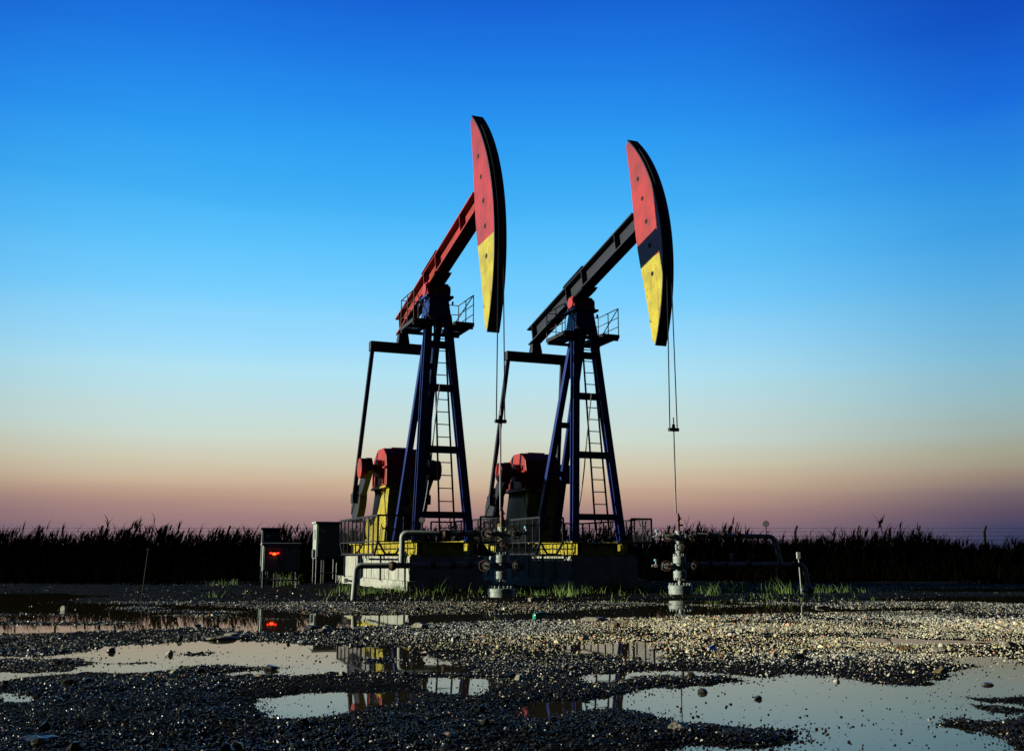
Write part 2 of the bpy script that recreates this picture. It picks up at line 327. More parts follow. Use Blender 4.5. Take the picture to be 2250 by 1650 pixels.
def scatter(n, ya, yb, smin, smax, base, pw, sl=.62):
    y = ya*(yb/ya)**rng.random(n) if pw == 0 else np.sqrt(ya**2+(yb**2-ya**2)*rng.random(n))
    x = y*(rng.random(n)*2-1)*sl
    ld = grid_at(land, x, y); dens = .22+.78*np.clip(fbm(x*.9, y*.9, 61, 4)*2.6+.75, 0, 1)
    keep = (rng.random(n) < np.where(ld > 0, dens, .55*np.exp(ld/.05)+.03*np.exp(ld/.5))) & (y > 2.7)
    for C in (CL, CR):
        lx = (x-C[0])*U[0]+(y-C[1])*U[1]; ly = (x-C[0])*VV[0]+(y-C[1])*VV[1]; keep &= ~((lx < .06) & (lx > -7.6) & (ly > -.07) & (ly < 2.0))
    x = x[keep]; y = y[keep]; ld = ld[keep]; n = len(x)
    s = smin*(smax/smin)**(rng.random(n)**1.7)*np.interp(fbm(x*.9, y*.9, 83, 3), [-.5, .5], [.75, 1.3]); s = s*np.where(ld < 0, .7, 1)
    z = grid_at(hgt, x, y); z = np.where(ld < 0, np.maximum(z, -s*.35), z)+s*.15
    bv, bf = base; nv = len(bv)
    P = bv[None]*(1+.38*(rng.random((n, nv, 1))-.5))*(np.stack([np.ones(n), .55+.45*rng.random(n), .35+.45*rng.random(n)], -1)[:, None, :])
    P = P*s[:, None, None]
    def rot(P, a, i, j):
        c = np.cos(a)[:, None]; d = np.sin(a)[:, None]; A = P[..., i]*c-P[..., j]*d; B = P[..., i]*d+P[..., j]*c; P[..., i] = A; P[..., j] = B
    rot(P, (rng.random(n)-.5)*2.4, 1, 2); rot(P, (rng.random(n)-.5)*2.4, 0, 2); rot(P, rng.random(n)*6.3, 0, 1)
    P += np.stack([x, y, z], -1)[:, None, :]
    Fv = bf[None]+(np.arange(n)*nv)[:, None, None]
    t = rng.random(n); warm = np.clip(fbm(x*.5, y*.5, 71, 2)*1.2+.35+(x > 1)*(y > 6)*.25, 0, 1)
    tone = .004+.03*t**3; lit_patch = np.clip(1.4-((x-4.2)/5)**2-((y-11.5)/3.2)**2, 0, 1); pale = rng.random(n) < (.015+.38*np.clip((y-6.3)/3, 0, 1)+.55*lit_patch)*np.clip((21.5-y)/3, 0, 1); tone = np.where(pale, np.minimum((.34+.38*rng.random(n))*(1+.4*lit_patch), .88), tone)  # lit band of ground put into stone colour: more pale stones, none beyond
    c = np.stack([tone*(1+.18*warm*rng.random(n)), tone*(1.0), tone*(.86-.42*warm*rng.random(n)), np.ones(n)], -1)
    red = rng.random(n) < .05*warm; c[red] *= np.array([1.5, .7, .5, 1])
    return P.reshape(-1, 3), Fv.reshape(-1, 3), np.repeat(c, nv, 0)
def join(parts):
    V = []; Fs = []; Cc = []; o = 0
    for v, f, c in parts: V.append(v); Fs.append(f+o); Cc.append(c); o += len(v)
    return np.concatenate(V), np.concatenate(Fs), np.concatenate(Cc)
sm = bpy.data.materials.new('wet_stone'); sm.use_nodes = True; nt = sm.node_tree; b = nt.nodes['Principled BSDF']
at = nt.nodes.new('ShaderNodeAttribute'); at.attribute_name = 'tone'; nt.links.new(at.outputs['Color'], b.inputs['Base Color']); b.inputs['Roughness'].default_value = .27; b.inputs['Specular IOR Level'].default_value = .14
V, Fs, Cc = join([scatter(290000, 3.6, 9, .0035, .013, ico(), 0), scatter(230000, 8, 19, .006, .020, octa(), 1), scatter(16000, 18, 30, .010, .03, octa(), 1), scatter(1500, 4, 17, .018, .05, ico(), 1)])
tag(mesh_np('gravel', V, Fs, sm, False, Cc), kind='stuff')

# ------------------------------------------------------------------ blades: grass and reeds
def blades(x, y, z, h, lean, az, wid, seg=3):
    n = len(x); t = np.linspace(0, 1, seg+1)
    bend = t**1.8
    px = x[:, None]+np.cos(az)[:, None]*lean[:, None]*h[:, None]*bend; py = y[:, None]+np.sin(az)[:, None]*lean[:, None]*h[:, None]*bend
    pz = z[:, None]+h[:, None]*(t*(1-.25*lean[:, None]*t))
    wv = wid[:, None]*(1-t**1.5)*.5+.0004; fa = rng.random(n)*6.28
    ox = np.cos(fa)[:, None]*wv; oy = np.sin(fa)[:, None]*wv
    A = np.stack([px-ox, py-oy, pz], -1); B = np.stack([px+ox, py+oy, pz], -1)
    V = np.stack([A, B], 2).reshape(n, -1, 3); k = 2*(seg+1)
    f = np.array([(2*i, 2*i+1, 2*i+3, 2*i+2) for i in range(seg)])
    return V.reshape(-1, 3), (f[None]+(np.arange(n)*k)[:, None, None]).reshape(-1, 4)
def jn(parts):
    V = []; Fs = []; o = 0
    for v, f in parts: V.append(v); Fs.append(f+o); o += len(v)
    return np.concatenate(V), np.concatenate(Fs)
grm = mat('green_grass', (.17, .30, .04), .6, scale=3, col2=(.09, .16, .025))
tufts = []
for px, py, n, hh in [(752,1304,40,.34),(770,1308,50,.3),(800,1310,70,.28),(830,1309,50,.22),(862,1308,60,.25),(885,1310,55,.3),(905,1306,50,.28),(952,1306,70,.48),(966,1310,40,.3),(930,1312,40,.2),(1020,1306,40,.3),(1034,1304,30,.2),(1060,1308,30,.2),(1150,1309,30,.2),(1190,1310,40,.18),(1215,1306,40,.2),(1240,1310,70,.38),(1250,1312,50,.32),(1270,1307,30,.2),(1285,1306,40,.22),(1310,1306,40,.22),(1340,1303,60,.36),(1360,1303,80,.42),(1385,1304,70,.3),(1410,1304,60,.32),(1430,1304,60,.36),(1450,1304,40,.25),(1535,1305,40,.25),(1566,1310,40,.35),(1605,1303,40,.4),(1615,1302,30,.42),(1650,1300,40,.2),(1685,1301,40,.38),(1720,1306,26,.45),(1805,1304,40,.3),(1830,1303,40,.3),(1855,1304,30,.3),(465,1314,30,.2),(545,1308,30,.16),(620,1289,60,.5),(640,1288,50,.4),(480,1290,40,.25),(510,1288,40,.25),(1760,1306,26,.25),(712,1310,26,.2),(1890,1303,30,.2),(1100,1312,20,.14)]:
    c = ground_at(px, py-4, .03); sp = .10+.05*rng.random()
    x = c[0]+rng.normal(0, sp, n); y = c[1]+rng.normal(0, sp*1.6, n)
    tufts.append(blades(x, y, grid_at(hgt, x, y)-.01, hh*(.35+.65*rng.random(n)), .15+.8*rng.random(n), rng.random(n)*6.28, .008+.008*rng.random(n)))
n = 900; x = rng.uniform(-3.5, 7, n); y = rng.uniform(18.5, 24, n); kk = (grid_at(land, x, y) > .05) & (fbm(x*.8, y*.8, 15, 3) > -.05); x = x[kk]; y = y[kk]; n = len(x)
tufts.append(blades(x, y, grid_at(hgt, x, y)-.01, .05+.12*rng.random(n), .2+.8*rng.random(n), rng.random(n)*6.28, .007+.006*rng.random(n)))
V, Fs = jn(tufts); tag(mesh_np('grass', V, Fs, grm, True), kind='stuff')

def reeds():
    parts = []
    n = 13000; x = rng.uniform(-40, 40, n); y = 36+rng.random(n)**1.4*9
    px = CX+F*x/(y*cpi)
    prof = np.interp(px, [-400, 0, 90, 150, 250, 330, 400, 470, 560, 690, 800, 1000, 1250, 1400, 1440, 1500, 1540, 1600, 1680, 1760, 1900, 1960, 2040, 2080, 2140, 2250, 2700],
                         [2.05, 2.05, 2.0, 1.85, 2.1, 2.15, 1.85, 1.95, 1.9, 2.0, 2.1, 2.1, 2.05, 2.05, 1.8, 2.0, 2.2, 2.05, 1.75, 1.65, 1.8, 2.0, 1.75, 1.5, 1.45, 1.5, 1.5])
    cl = fbm(x*.7, y*.2, 55, 3)
    h = prof*.93*(.62+.36*rng.random(n)**1.5+.18*cl); tall = rng.random(n) < .12; h = np.where(tall, np.minimum(h*1.18, prof*1.12), h)
    z = np.zeros(n); lean = .03+.14*rng.random(n); az = rng.normal(.15, .7, n)
    parts.append(blades(x, y, z, h, lean, az, .02+0*x, 4))
    for k in range(6):                               # leaves up the stem
        t = .35+.62*rng.random(n); lx = x+np.cos(az)*lean*h*t**1.8; ly = y+np.sin(az)*lean*h*t**1.8; lz = h*t*(1-.25*lean*t)
        a2 = rng.normal(.1, 1.0, n)+(rng.random(n) < .35)*math.pi
        parts.append(blades(lx, ly, lz, .22+.28*rng.random(n), .35+.5*rng.random(n), a2, .025+.02*rng.random(n), 3))
    m = rng.random(n) < .30                          # plumes, all blown the same way
    tx = (x+np.cos(az)*lean*h)[m]; ty = (y+np.sin(az)*lean*h)[m]; tz = (h*(1-.25*lean))[m]; c = len(tx)
    for k in range(5):
        parts.append(blades(tx, ty, tz-.10-.12*rng.random(c), .20+.16*rng.random(c), .2+.4*rng.random(c), rng.normal(.1, .5, c), .04+.04*rng.random(c), 2))
    n = 16000; x = rng.uniform(-22, 22, n); y = 27+rng.random(n)**.6*8; kk = fbm(x*.35, y*.5, 33, 4)+.10*(y-31) > .0; x = x[kk]; y = y[kk]; n = len(x)   # low weeds in front
    parts.append(blades(x, y, grid_at(hgt, x, y)-.02, (.08+.5*rng.random(n)**2)*np.clip((y-26)/5, .25, 1.3), .1+.6*rng.random(n), rng.random(n)*6.28, .03+.03*rng.random(n), 2))
    n = 38000; x = rng.uniform(-40, 40, n); y = 33.5+rng.random(n)*9; prof = np.interp(x, [-40, 14, 20, 40], [1.75, 1.7, 1.35, 1.2])   # dense undergrowth
    h = prof*(.4+.6*rng.random(n))*np.clip((y-33)/3, .3, 1)
    parts.append(blades(x, y, np.zeros(n), h, .1+.6*rng.random(n), rng.random(n)*6.28, .05+.04*rng.random(n), 2))
    return jn(parts)
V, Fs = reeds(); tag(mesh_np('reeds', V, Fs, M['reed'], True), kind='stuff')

# ------------------------------------------------------------------ pumpjack
PVu, PVv, PVz = -1.17, .90, 7.28                    # centre bearing in the machine's own axes (x towards the well)
RAD = 4.45
def make_pumpjack(ang):
    A = R(ang); ca, sa = math.cos(A), math.sin(A)
    root = empty('pumpjack', (0, 0, 0))
    def bt(u, w, v=0.):                              # beam axes: u along the beam, w above the bearing
        return Vector((PVu+u*ca-w*sa, PVv+v, PVz+u*sa+w*ca))
    bu = Vector((ca, 0, sa)); bw = Vector((-sa, 0, ca)); vx = Vector((0, 1, 0))
    # steel base
    m = MB()
    for yv in (.18, 1.48): m.ibeam((-6.3, yv, 1.005), (0, yv, 1.005), .30, .346, .035)
    for xu in (-.18, -2.1, -3.3, -4.0, -5.2, -6.1): m.ibeam((xu, .335, 1.0), (xu, 1.325, 1.0), .22, .30, .03)
    for yv in (.04, 1.62):
        for xu in (-.30, -1.2, -2.4, -3.6, -4.8, -5.8): m.box((xu-.012, yv-.01, .87), (xu+.012, yv+.01, 1.14))
    m.box((-.36, .33, .86), (-.333, 1.33, 1.15))
    base = m.build('base_frame', M['yellow'], root, bevel=.006)
    # tower
    fb = [(-.35, .25, 1.18), (-.35, 1.53, 1.18)]; ft = [(-1.02, .66, 6.62), (-1.02, 1.14, 6.62)]
    rb = [(-3.55, .62, 1.18), (-3.55, 1.16, 1.18)]; rt = [(-1.36, .79, 6.62), (-1.36, 1.03, 6.62)]
    def lp(p, q, t): return tuple(p[i]+(q[i]-p[i])*t for i in range(3))
    m = MB(); m.hexa([(-1.52, .60, 6.55), (-.86, .60, 6.55), (-.86, 1.20, 6.55), (-1.52, 1.20, 6.55)], [(-1.45, .66, 7.05), (-.92, .66, 7.05), (-.92, 1.14, 7.05), (-1.45, 1.14, 7.05)])
    m.box((-1.5, .55, 7.05), (-.84, 1.25, 7.11))
    for sy in (.56, 1.24):
        for sx in (-1.4, -.95): m.cyl((sx, sy-.03 if sy < 1 else sy+.03, 6.95), (sx, sy, 6.95), .05, 10)
    tower = m.build('samson_post', M['blue'], root, bevel=.01)
    for p, q in zip(fb, ft):
        l = MB().ibeam(p, q, .175, .19, .03, up=(1, 0, 0)); l.box((p[0]-.16, p[1]-.15, 1.18), (p[0]+.16, p[1]+.15, 1.205)); l.build('leg', M['blue'], tower)
    for p, q in zip(rb, rt):
        l = MB().bar(p, q, .15, .15, up=(1, 0, 0)); l.box((p[0]-.14, p[1]-.13, 1.18), (p[0]+.14, p[1]+.13, 1.205)); l.build('leg', M['blue'], tower)
    for z in (1.77, 3.30, 4.80, 5.88):
        t = (z-1.18)/(6.62-1.18); a = lp(*[fb[0], ft[0]], t); b = lp(fb[1], ft[1], t)
        MB().ibeam((a[0]-.003, a[1]+.09, z), (b[0]-.003, b[1]-.09, z), .14, .16 if z > 2 else .15, .025).build('brace', M['blue'], tower)
    for z in (3.0, 4.25, 5.5):
        t = (z-1.18)/(6.62-1.18); a = lp(rb[0], rt[0], t); b = lp(rb[1], rt[1], t)
        MB().bar((a[0], a[1]+.06, z), (b[0], b[1]-.06, z), .12, .14).build('brace', M['blue'], tower)
    # ladder
    m = MB(); l0 = [(-.22, .76, 1.45), (-.22, 1.12, 1.45)]; l1 = [(-.86, .76, 6.4), (-.86, 1.03, 6.4)]
    for p, q in zip(l0, l1): m.bar(p, q, .035, .035)
    z = 1.47
    while z < 6.35:
        t = (z-1.45)/4.95; m.cyl(lp(l0[0], l1[0], t), lp(l0[1], l1[1], t), .012, 8); z += .302
    for z in (3.30, 4.80, 5.88):
        t = (z-1.45)/4.95
        for s in (0, 1): a = lp(l0[s], l1[s], t); m.bar(a, (a[0]-.12, a[1], a[2]), .02)
    m.build('ladder', M['dark'], root)
    # service platform: two side decks with rails
    m = MB()
    for y0, y1 in ((.16, .60), (1.20, 1.66)):
        for yy in (y0, y1): m.bar((-.55, yy, 6.36), (-1.72, yy, 6.36), .045, .09)
        for xu in (-.55, -1.13, -1.72): m.bar((xu, y0, 6.36), (xu, y1, 6.36), .045, .088)
        for j in range(9): m.bar((-.57, y0+(y1-y0)*(j+.5)/9, 6.38), (-1.7, y0+(y1-y0)*(j+.5)/9, 6.38), .008, .03)
        for j in range(8): xx = -.6-1.1*(j+.5)/8; m.bar((xx, y0, 6.385), (xx, y1, 6.385), .008, .02)
    m.bar((-.60, .16, 6.29), (-.60, 1.66, 6.29), .07, .07); m.bar((-1.66, .16, 6.29), (-1.66, 1.66, 6.29), .07, .07)
    plat = m.build('service_platform', M['dark'], root)
    for s, yo, yi in ((-1, .16, .60), (1, 1.66, 1.22)):
        m = MB(); r = .013
        for xu in (-.56, -1.13, -1.71): m.cyl((xu, yo, 6.36), (xu, yo, 7.10), r, 8)
        m.cyl((-1.71, yi, 6.36), (-1.71, yi, 7.05), r, 8)
        for z in (6.62, 6.86, 7.10): m.cyl((-.56, yo, z), (-1.71, yo, z), r*.8 if z < 7 else r, 8); m.cyl((-1.71, yo, z), (-1.71, yi, z), r*.8, 8)
        m.cyl((-.56, yo, 7.10), (-.56, yi, 6.40), r, 8)
        m.build('railing', M['rustm'], plat)
    # bearing
    m = MB(); m.box((-1.42, .62, 7.11), (-.92, 1.18, 7.17)); m.cyl((PVu, .58, 7.28), (PVu, 1.22, 7.28), .16, 20)
    for yv in (.70, 1.10): m.hexa([(-1.40, yv-.09, 7.16), (-.94, yv-.09, 7.16), (-.94, yv+.09, 7.16), (-1.40, yv+.09, 7.16)], [(-1.26, yv-.08, 7.46), (-1.08, yv-.08, 7.46), (-1.08, yv+.08, 7.46), (-1.26, yv+.08, 7.46)])
    m.build('centre_bearing', M['red'], root, True)
    # walking beam
    m = MB(); wm_ = .50; m.ibeam(bt(-3.25, wm_), bt(3.36, wm_), .32, .50, .035, up=bw)
    for k in (-2.9, -.5, .5, 2.4):
        for sy in (-1, 1): m.bar(bt(k, wm_-.215, sy*.087), bt(k, wm_+.215, sy*.087), .14, .02, up=bu)
    m.hexa([bt(-.5, .17, -.2), bt(.5, .17, -.2), bt(.5, .17, .2), bt(-.5, .17, .2)], [bt(-.62, .245, -.22), bt(.62, .217, -.22), bt(.62, .217, .22), bt(-.62, .245, .22)])
    beam = m.build('walking_beam', M['red'], root)
    m = MB(); m.hexa([bt(-.60, .752, -.19), bt(.60, .752, -.19), bt(.60, .752, .19), bt(-.60, .752, .19)], [bt(-.56, .83, -.15), bt(.56, .83, -.15), bt(.56, .83, .15), bt(-.56, .83, .15)])
    m.build('bearing_cover', M['red'], beam)
    # head: crescent, front arc centred on the bearing
    n = 36; a0, a1 = R(-37), R(35.5); W = .135
    def arc(r, a, v): return Vector((PVu+math.cos(a+A)*r, PVv+v, PVz+math.sin(a+A)*r))
    def depth(a):
        t = (a-a0)/(a1-a0); return .14+.95*math.sin(math.pi*min(max(t, 0), 1))**.85
    def split(a): return a < R(-12.5)
    def side_poly(lo, hi, m, v):
        k = 22; o_ = [arc(RAD-.02, lo+(hi-lo)*i/k, v) for i in range(k+1)]; i_ = [arc(RAD-depth(lo+(hi-lo)*i/k), lo+(hi-lo)*i/k, v) for i in range(k+1)]
        t = Vector((0, .02 if v > 0 else -.02, 0))
        for i in range(k): m.hexa([o_[i], o_[i+1], i_[i+1], i_[i]], [o_[i]+t, o_[i+1]+t, i_[i+1]+t, i_[i]+t])
    mid = R(-10.5)
    m = MB()
    for i in range(n):
        p, q = a0-.01+(a1-a0+.02)*i/n, a0-.01+(a1-a0+.02)*(i+1)/n
        m.hexa([arc(RAD-.02, p, -W), arc(RAD-.02, p, W), arc(RAD-.02, q, W), arc(RAD-.02, q, -W)], [arc(RAD+.012, p, -W), arc(RAD+.012, p, W), arc(RAD+.012, q, W), arc(RAD+.012, q, -W)])
    head = m.build('horse_head', M['navy'], root)
    for v in (-W+.02, W-.02):
        m = MB(); side_poly(mid, a1, m, v); m.build('upper_cheek', M['red'], head)
        m = MB(); side_poly(a0, mid, m, v); m.build('lower_cheek', M['yellow'], head)
    m = MB()
    for i in range(12):
        p, q = a0+(a1-a0)*i/12, a0+(a1-a0)*(i+1)/12; m.hexa([arc(RAD-depth(p), p, -W+.02), arc(RAD-depth(p), p, W-.02), arc(RAD-depth(q), q, W-.02), arc(RAD-depth(q), q, -W+.02)], [arc(RAD-depth(p)+.02, p, -W+.02), arc(RAD-depth(p)+.02, p, W-.02), arc(RAD-depth(q)+.02, q, W-.02), arc(RAD-depth(q)+.02, q, -W+.02)])
    m.build('back_plate', M['navy'], head)
    m = MB()
    for a, v in ((R(3), -1), (R(-6), -1), (R(12), -1), (R(-16), -1), (R(20), -1)):
        c = arc(RAD-depth(a)*.5, a, -W-.002); m.cyl(c, c+Vector((0, -.006, 0)), .055, 16)
    m.each('lightening_hole', M['hole'], head)
    # bridle, carrier bar, rod
    m = MB(); tip = a1-.12; ws = .045
    for s in (-1, 1):
        pts = [arc(RAD+.03, tip-A-(tip-A+A)*0-(tip)*i/14, s*.05) for i in range(15)]
        pts = [arc(RAD+.03, (tip)*(1-i/14)-A*(i/14), s*.05) for i in range(15)]
        m.tube(pts, .013, 6); m.cyl(pts[-1], (PVu+RAD+.03, PVv+s*.09, 3.52), .012, 6)
    br = m.build('bridle', M['rope'], root)
    m = MB(); cx = PVu+RAD+.03; m.box((cx-.04, PVv-.12, 3.45), (cx+.04, PVv+.12, 3.52)); m.cyl((cx, PVv, 3.52), (cx, PVv, 3.60), .035, 12); m.build('carrier_bar', M['dark'], root, bevel=.01)
    MB().cyl((cx, PVv, 1.72), (cx, PVv, 3.75), .017, 12).build('polished_rod', M['rod'], root, True)
    # tail: equaliser and pitmans
    tb = bt(-3.1, .20); E_ = Vector((tb.x, PVv, tb.z-.38))
    m = MB(); m.bar((E_.x, PVv-.92, E_.z), (E_.x, PVv+.92, E_.z), .22, .26); m.hexa([(E_.x-.14, PVv-.16, E_.z+.13), (E_.x+.14, PVv-.16, E_.z+.13), (E_.x+.14, PVv+.16, E_.z+.13), (E_.x-.14, PVv+.16, E_.z+.13)], [(tb.x-.09, PVv-.13, tb.z+.02), (tb.x+.09, PVv-.13, tb.z+.02), (tb.x+.09, PVv+.13, tb.z+.02), (tb.x-.09, PVv+.13, tb.z+.02)])
    m.build('equalizer', M['navy'], root, bevel=.01)
    SH = Vector((-4.30, PVv, 3.12)); r = 1.12; L = 4.15
    d = E_-SH; dd = math.hypot(d.x, d.z); base_a = math.atan2(d.z, d.x); off = math.acos(max(-1, min(1, (r*r+dd*dd-L*L)/(2*r*dd))))
    pa = base_a+off                                    # pin hanging low, behind the shaft
    pin = Vector((SH.x+r*math.cos(pa), 0, SH.z+r*math.sin(pa)))
    cu = Vector((math.cos(pa), 0, math.sin(pa))); cw = Vector((-cu.z, 0, cu.x))
    for s in (-1, 1):
        yv = PVv+s*.86
        m = MB(); m.bar((E_.x, PVv+s*.84, E_.z-.05), (pin.x, yv+s*.17, pin.z+.1), .10, .10); m.box((pin.x-.12, yv+s*.11, pin.z-.13), (pin.x+.12, yv+s*.24, pin.z+.13)); m.build('pitman_arm', M['navy'], root)
        o = Vector((SH.x, yv-.075, SH.z))
        m = MB(); m.prism([(-.26, -.14), (-.16, -.24), (.1, -.25), (1.9, -.15), (1.95, -.08), (1.95, .08), (1.9, .15), (.1, .25), (-.16, .24), (-.26, .14)], o, cu, cw, (0, .15, 0))
        crank = m.build('crank', M['navy'], root, bevel=.01)
        c0 = Vector((SH.x, yv+s*.10, SH.z)); MB().cyl(c0-vx*.02*s, c0+vx*s*.14, .27, 24).build('crank_hub', M['red'], crank, True)
        for sg in (-1, 1):
            m = MB(); k = [(.75+1.15*i/10, max(.12, .15)*sg+sg*.26*math.sin(math.pi*i/10)**.7) for i in range(11)]
            m.prism(k if sg > 0 else list(reversed(k)), Vector((SH.x, yv-.10, SH.z)), cu, cw, (0, .20, 0)); m.build('counterweight', M['dark'], crank, bevel=.01)
    # gearbox
    m = MB(); m.prism([(-.95, 2.66), (.62, 2.66), (.62, 3.10), (.52, 3.45), (.20, 3.66), (-.35, 3.66), (-.80, 3.42), (-.95, 3.1)], (SH.x, PVv-.52, 0), (1, 0, 0), (0, 0, 1), (0, 1.04, 0))
    gb = m.build('gearbox', M['red'], root, bevel=.02)
    m = MB()
    for s in (-1, 1):
        for dx in (-.75, -.45, .35): m.box((SH.x+dx-.02, PVv+s*.52, 2.7), (SH.x+dx+.02, PVv+s*.56, 3.30))
        m.box((SH.x-.98, PVv+s*.52, 3.10), (SH.x+.65, PVv+s*.58, 3.15)); m.cyl((SH.x, PVv+s*.5, 3.12), (SH.x, PVv+s*.66, 3.12), .24, 20)
    m.box((SH.x+.62, PVv-.55, 3.10), (SH.x+.67, PVv+.55, 3.15)); m.build('gearbox_rib', M['red'], gb)
    MB().cyl((SH.x, PVv-.80, 3.12), (SH.x, PVv+.80, 3.12), .11, 16).build('output_shaft', M['dark'], root, True)
    m = MB(); m.box((SH.x-.3, PVv-.25, 3.66), (SH.x+.1, PVv+.25, 3.70)); m.build('inspection_cover', M['red'], gb)
    # pedestal
    u0, u1 = SH.x-1.0, SH.x+.50; t0, b0 = .41, .55
    m = MB(); m.hexa([(u0-.08, PVv-b0, 1.18), (u1+.10, PVv-b0, 1.18), (u1+.10, PVv+b0, 1.18), (u0-.08, PVv+b0, 1.18)], [(u0, PVv-t0, 2.60), (u1, PVv-t0, 2.60), (u1, PVv+t0, 2.60), (u0, PVv+t0, 2.60)])
    m.box((u0-.08, PVv-.54, 2.60), (u1+.12, PVv+.54, 2.655))
    for i in range(5):
        xu = u0+.15+i*.26; m.hexa([(xu-.01, PVv-t0-.02, 2.42), (xu+.01, PVv-t0-.02, 2.42), (xu+.01, PVv-t0+.05, 2.42), (xu-.01, PVv-t0+.05, 2.42)], [(xu-.01, PVv-.48, 2.598), (xu+.01, PVv-.48, 2.598), (xu+.01, PVv-.3, 2.598), (xu-.01, PVv-.3, 2.598)])
    ped = m.build('pedestal', M['yellow'], root, bevel=.006)
    for z0, z1, w in ((2.12, 2.42, .15), (1.52, 1.95, .17)):
        xx0 = u1+.10-(z0-1.18)/1.42*.10; xx1 = u1+.10-(z1-1.18)/1.42*.10; c = .05
        pl = [(-w, z0+c), (-w+c, z0), (w-c, z0), (w, z0+c), (w, z1-c), (w-c, z1), (-w+c, z1), (-w, z1-c)]
        m = MB(); m.add([(u1+.10-(zz-1.18)/1.42*.10+.004, PVv+yy, zz) for yy, zz in pl]+[(u1+.10-(zz-1.18)/1.42*.10-.03, PVv+yy, zz) for yy, zz in pl], [tuple(range(8)), tuple(reversed(range(8, 16)))]+[(i, (i+1) % 8, 8+(i+1) % 8, 8+i) for i in range(8)])
        m.build('access_opening', M['hole'], ped)
    # motor behind the pedestal
    m = MB(); m.box((-6.2, .45, 1.18), (-5.55, 1.35, 1.30)); m.cyl((-5.9, .45, 1.58), (-5.9, 1.2, 1.58), .27, 22)
    for i in range(14): a = 2*math.pi*i/14; m.bar((-5.9+.28*math.cos(a), .5, 1.58+.28*math.sin(a)), (-5.9+.28*math.cos(a), 1.15, 1.58+.28*math.sin(a)), .03, .015)
    m.box((-6.02, .7, 1.83), (-5.78, .95, 1.98)); m.build('motor', M['yellow'], root)
    m = MB(); m.prism([(-6.2, 1.30), (-5.9, 1.25), (-5.6, 1.30), (-4.4, 2.75), (-4.45, 3.25), (-4.9, 3.4), (-5.2, 3.3), (-6.2, 1.85)], (0, 1.45, 0), (1, 0, 0), (0, 0, 1), (0, .10, 0)); m.build('belt_guard', M['yellow'], root, bevel=.01)
    # brake lever and power cable
    m = MB(); m.cyl((-3.2, .30, 1.18), (-3.05, .28, 2.1), .02, 8); m.cyl((-3.2, .30, 1.5), (-4.2, .42, 2.9), .012, 8); m.build('brake_lever', M['dark'], root)
    pts = []
    for i in range(17):
        t = i/16; pts.append((-.30-.55*t**.8+.10*math.sin(t*3), .74-.34*t**1.6-.03*math.sin(6*t), 4.75-3.5*t))
    MB().tube([(-.45, .80, 4.70), (-.36, .77, 4.80)]+pts[1:], .016, 6).build('hanging_cable', M['black'], root, True)
    return root

pjL = make_pumpjack(12.5); pjL.location = (*CL, 0); pjL.rotation_euler = (0, 0, TH-R(90))
tag(pjL, 'left pumpjack with lit red beam and red and yellow horse head, nearer the cabinets', 'pumpjack', 'pumpjacks at the two wells')
THR = TH
pjR = copy_tree(pjL); pjR.location = (*CR, 0); pjR.rotation_euler = (0, 0, THR-R(90))
tag(pjR, 'right pumpjack with beam coloured dark for shade and red and yellow horse head, farther from the cabinets', 'pumpjack', 'pumpjacks at the two wells')

for o in pjR.children:                               # red beam and cover swapped to navy: left machine's shade put into the colour
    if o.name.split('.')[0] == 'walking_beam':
        o.data = o.data.copy(); o.data.materials[0] = M['navy']; o['label'] = 'walking beam coloured navy as shade'
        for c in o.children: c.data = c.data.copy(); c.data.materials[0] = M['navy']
# foundations
def foundation():
    root = empty('concrete_foundation', (0, 0, 0))
    MB().box((-7.45, -.06, -.12), (.06, 1.96, .285)).build('plinth', M['concrete'], root, bevel=.012)
    MB().box((-6.6, 0, .285), (0, 1.76, .832)).build('block', M['concrete'], root, bevel=.012)
    m = MB()
    for xu in (-.9, -1.75, -2.6, -3.5, -4.4, -5.3): m.box((xu-.006, -.012, .30), (xu+.006, .002, .82))
    m.each('joint_strip', M['hole'], root)
    m = MB()
    for xu in (-.5, -2.0, -3.5, -5.5):
        for yv in (.0, 1.66): m.cyl((xu, yv+.05, .83), (xu, yv+.05, .95), .02, 8)
    m.each('anchor_bolt', M['rustm'], root)
    return root
fL = foundation(); fL.location = (*CL, 0); fL.rotation_euler = (0, 0, TH-R(90))
tag(fL, 'stepped concrete foundation with lit left side, under the left pumpjack', 'foundation', 'pumpjack foundations')
fR = copy_tree(fL); fR.location = (*CR, 0); fR.rotation_euler = (0, 0, THR-R(90))
tag(fR, 'stepped concrete foundation in deep shade, under the right pumpjack', 'foundation', 'pumpjack foundations')

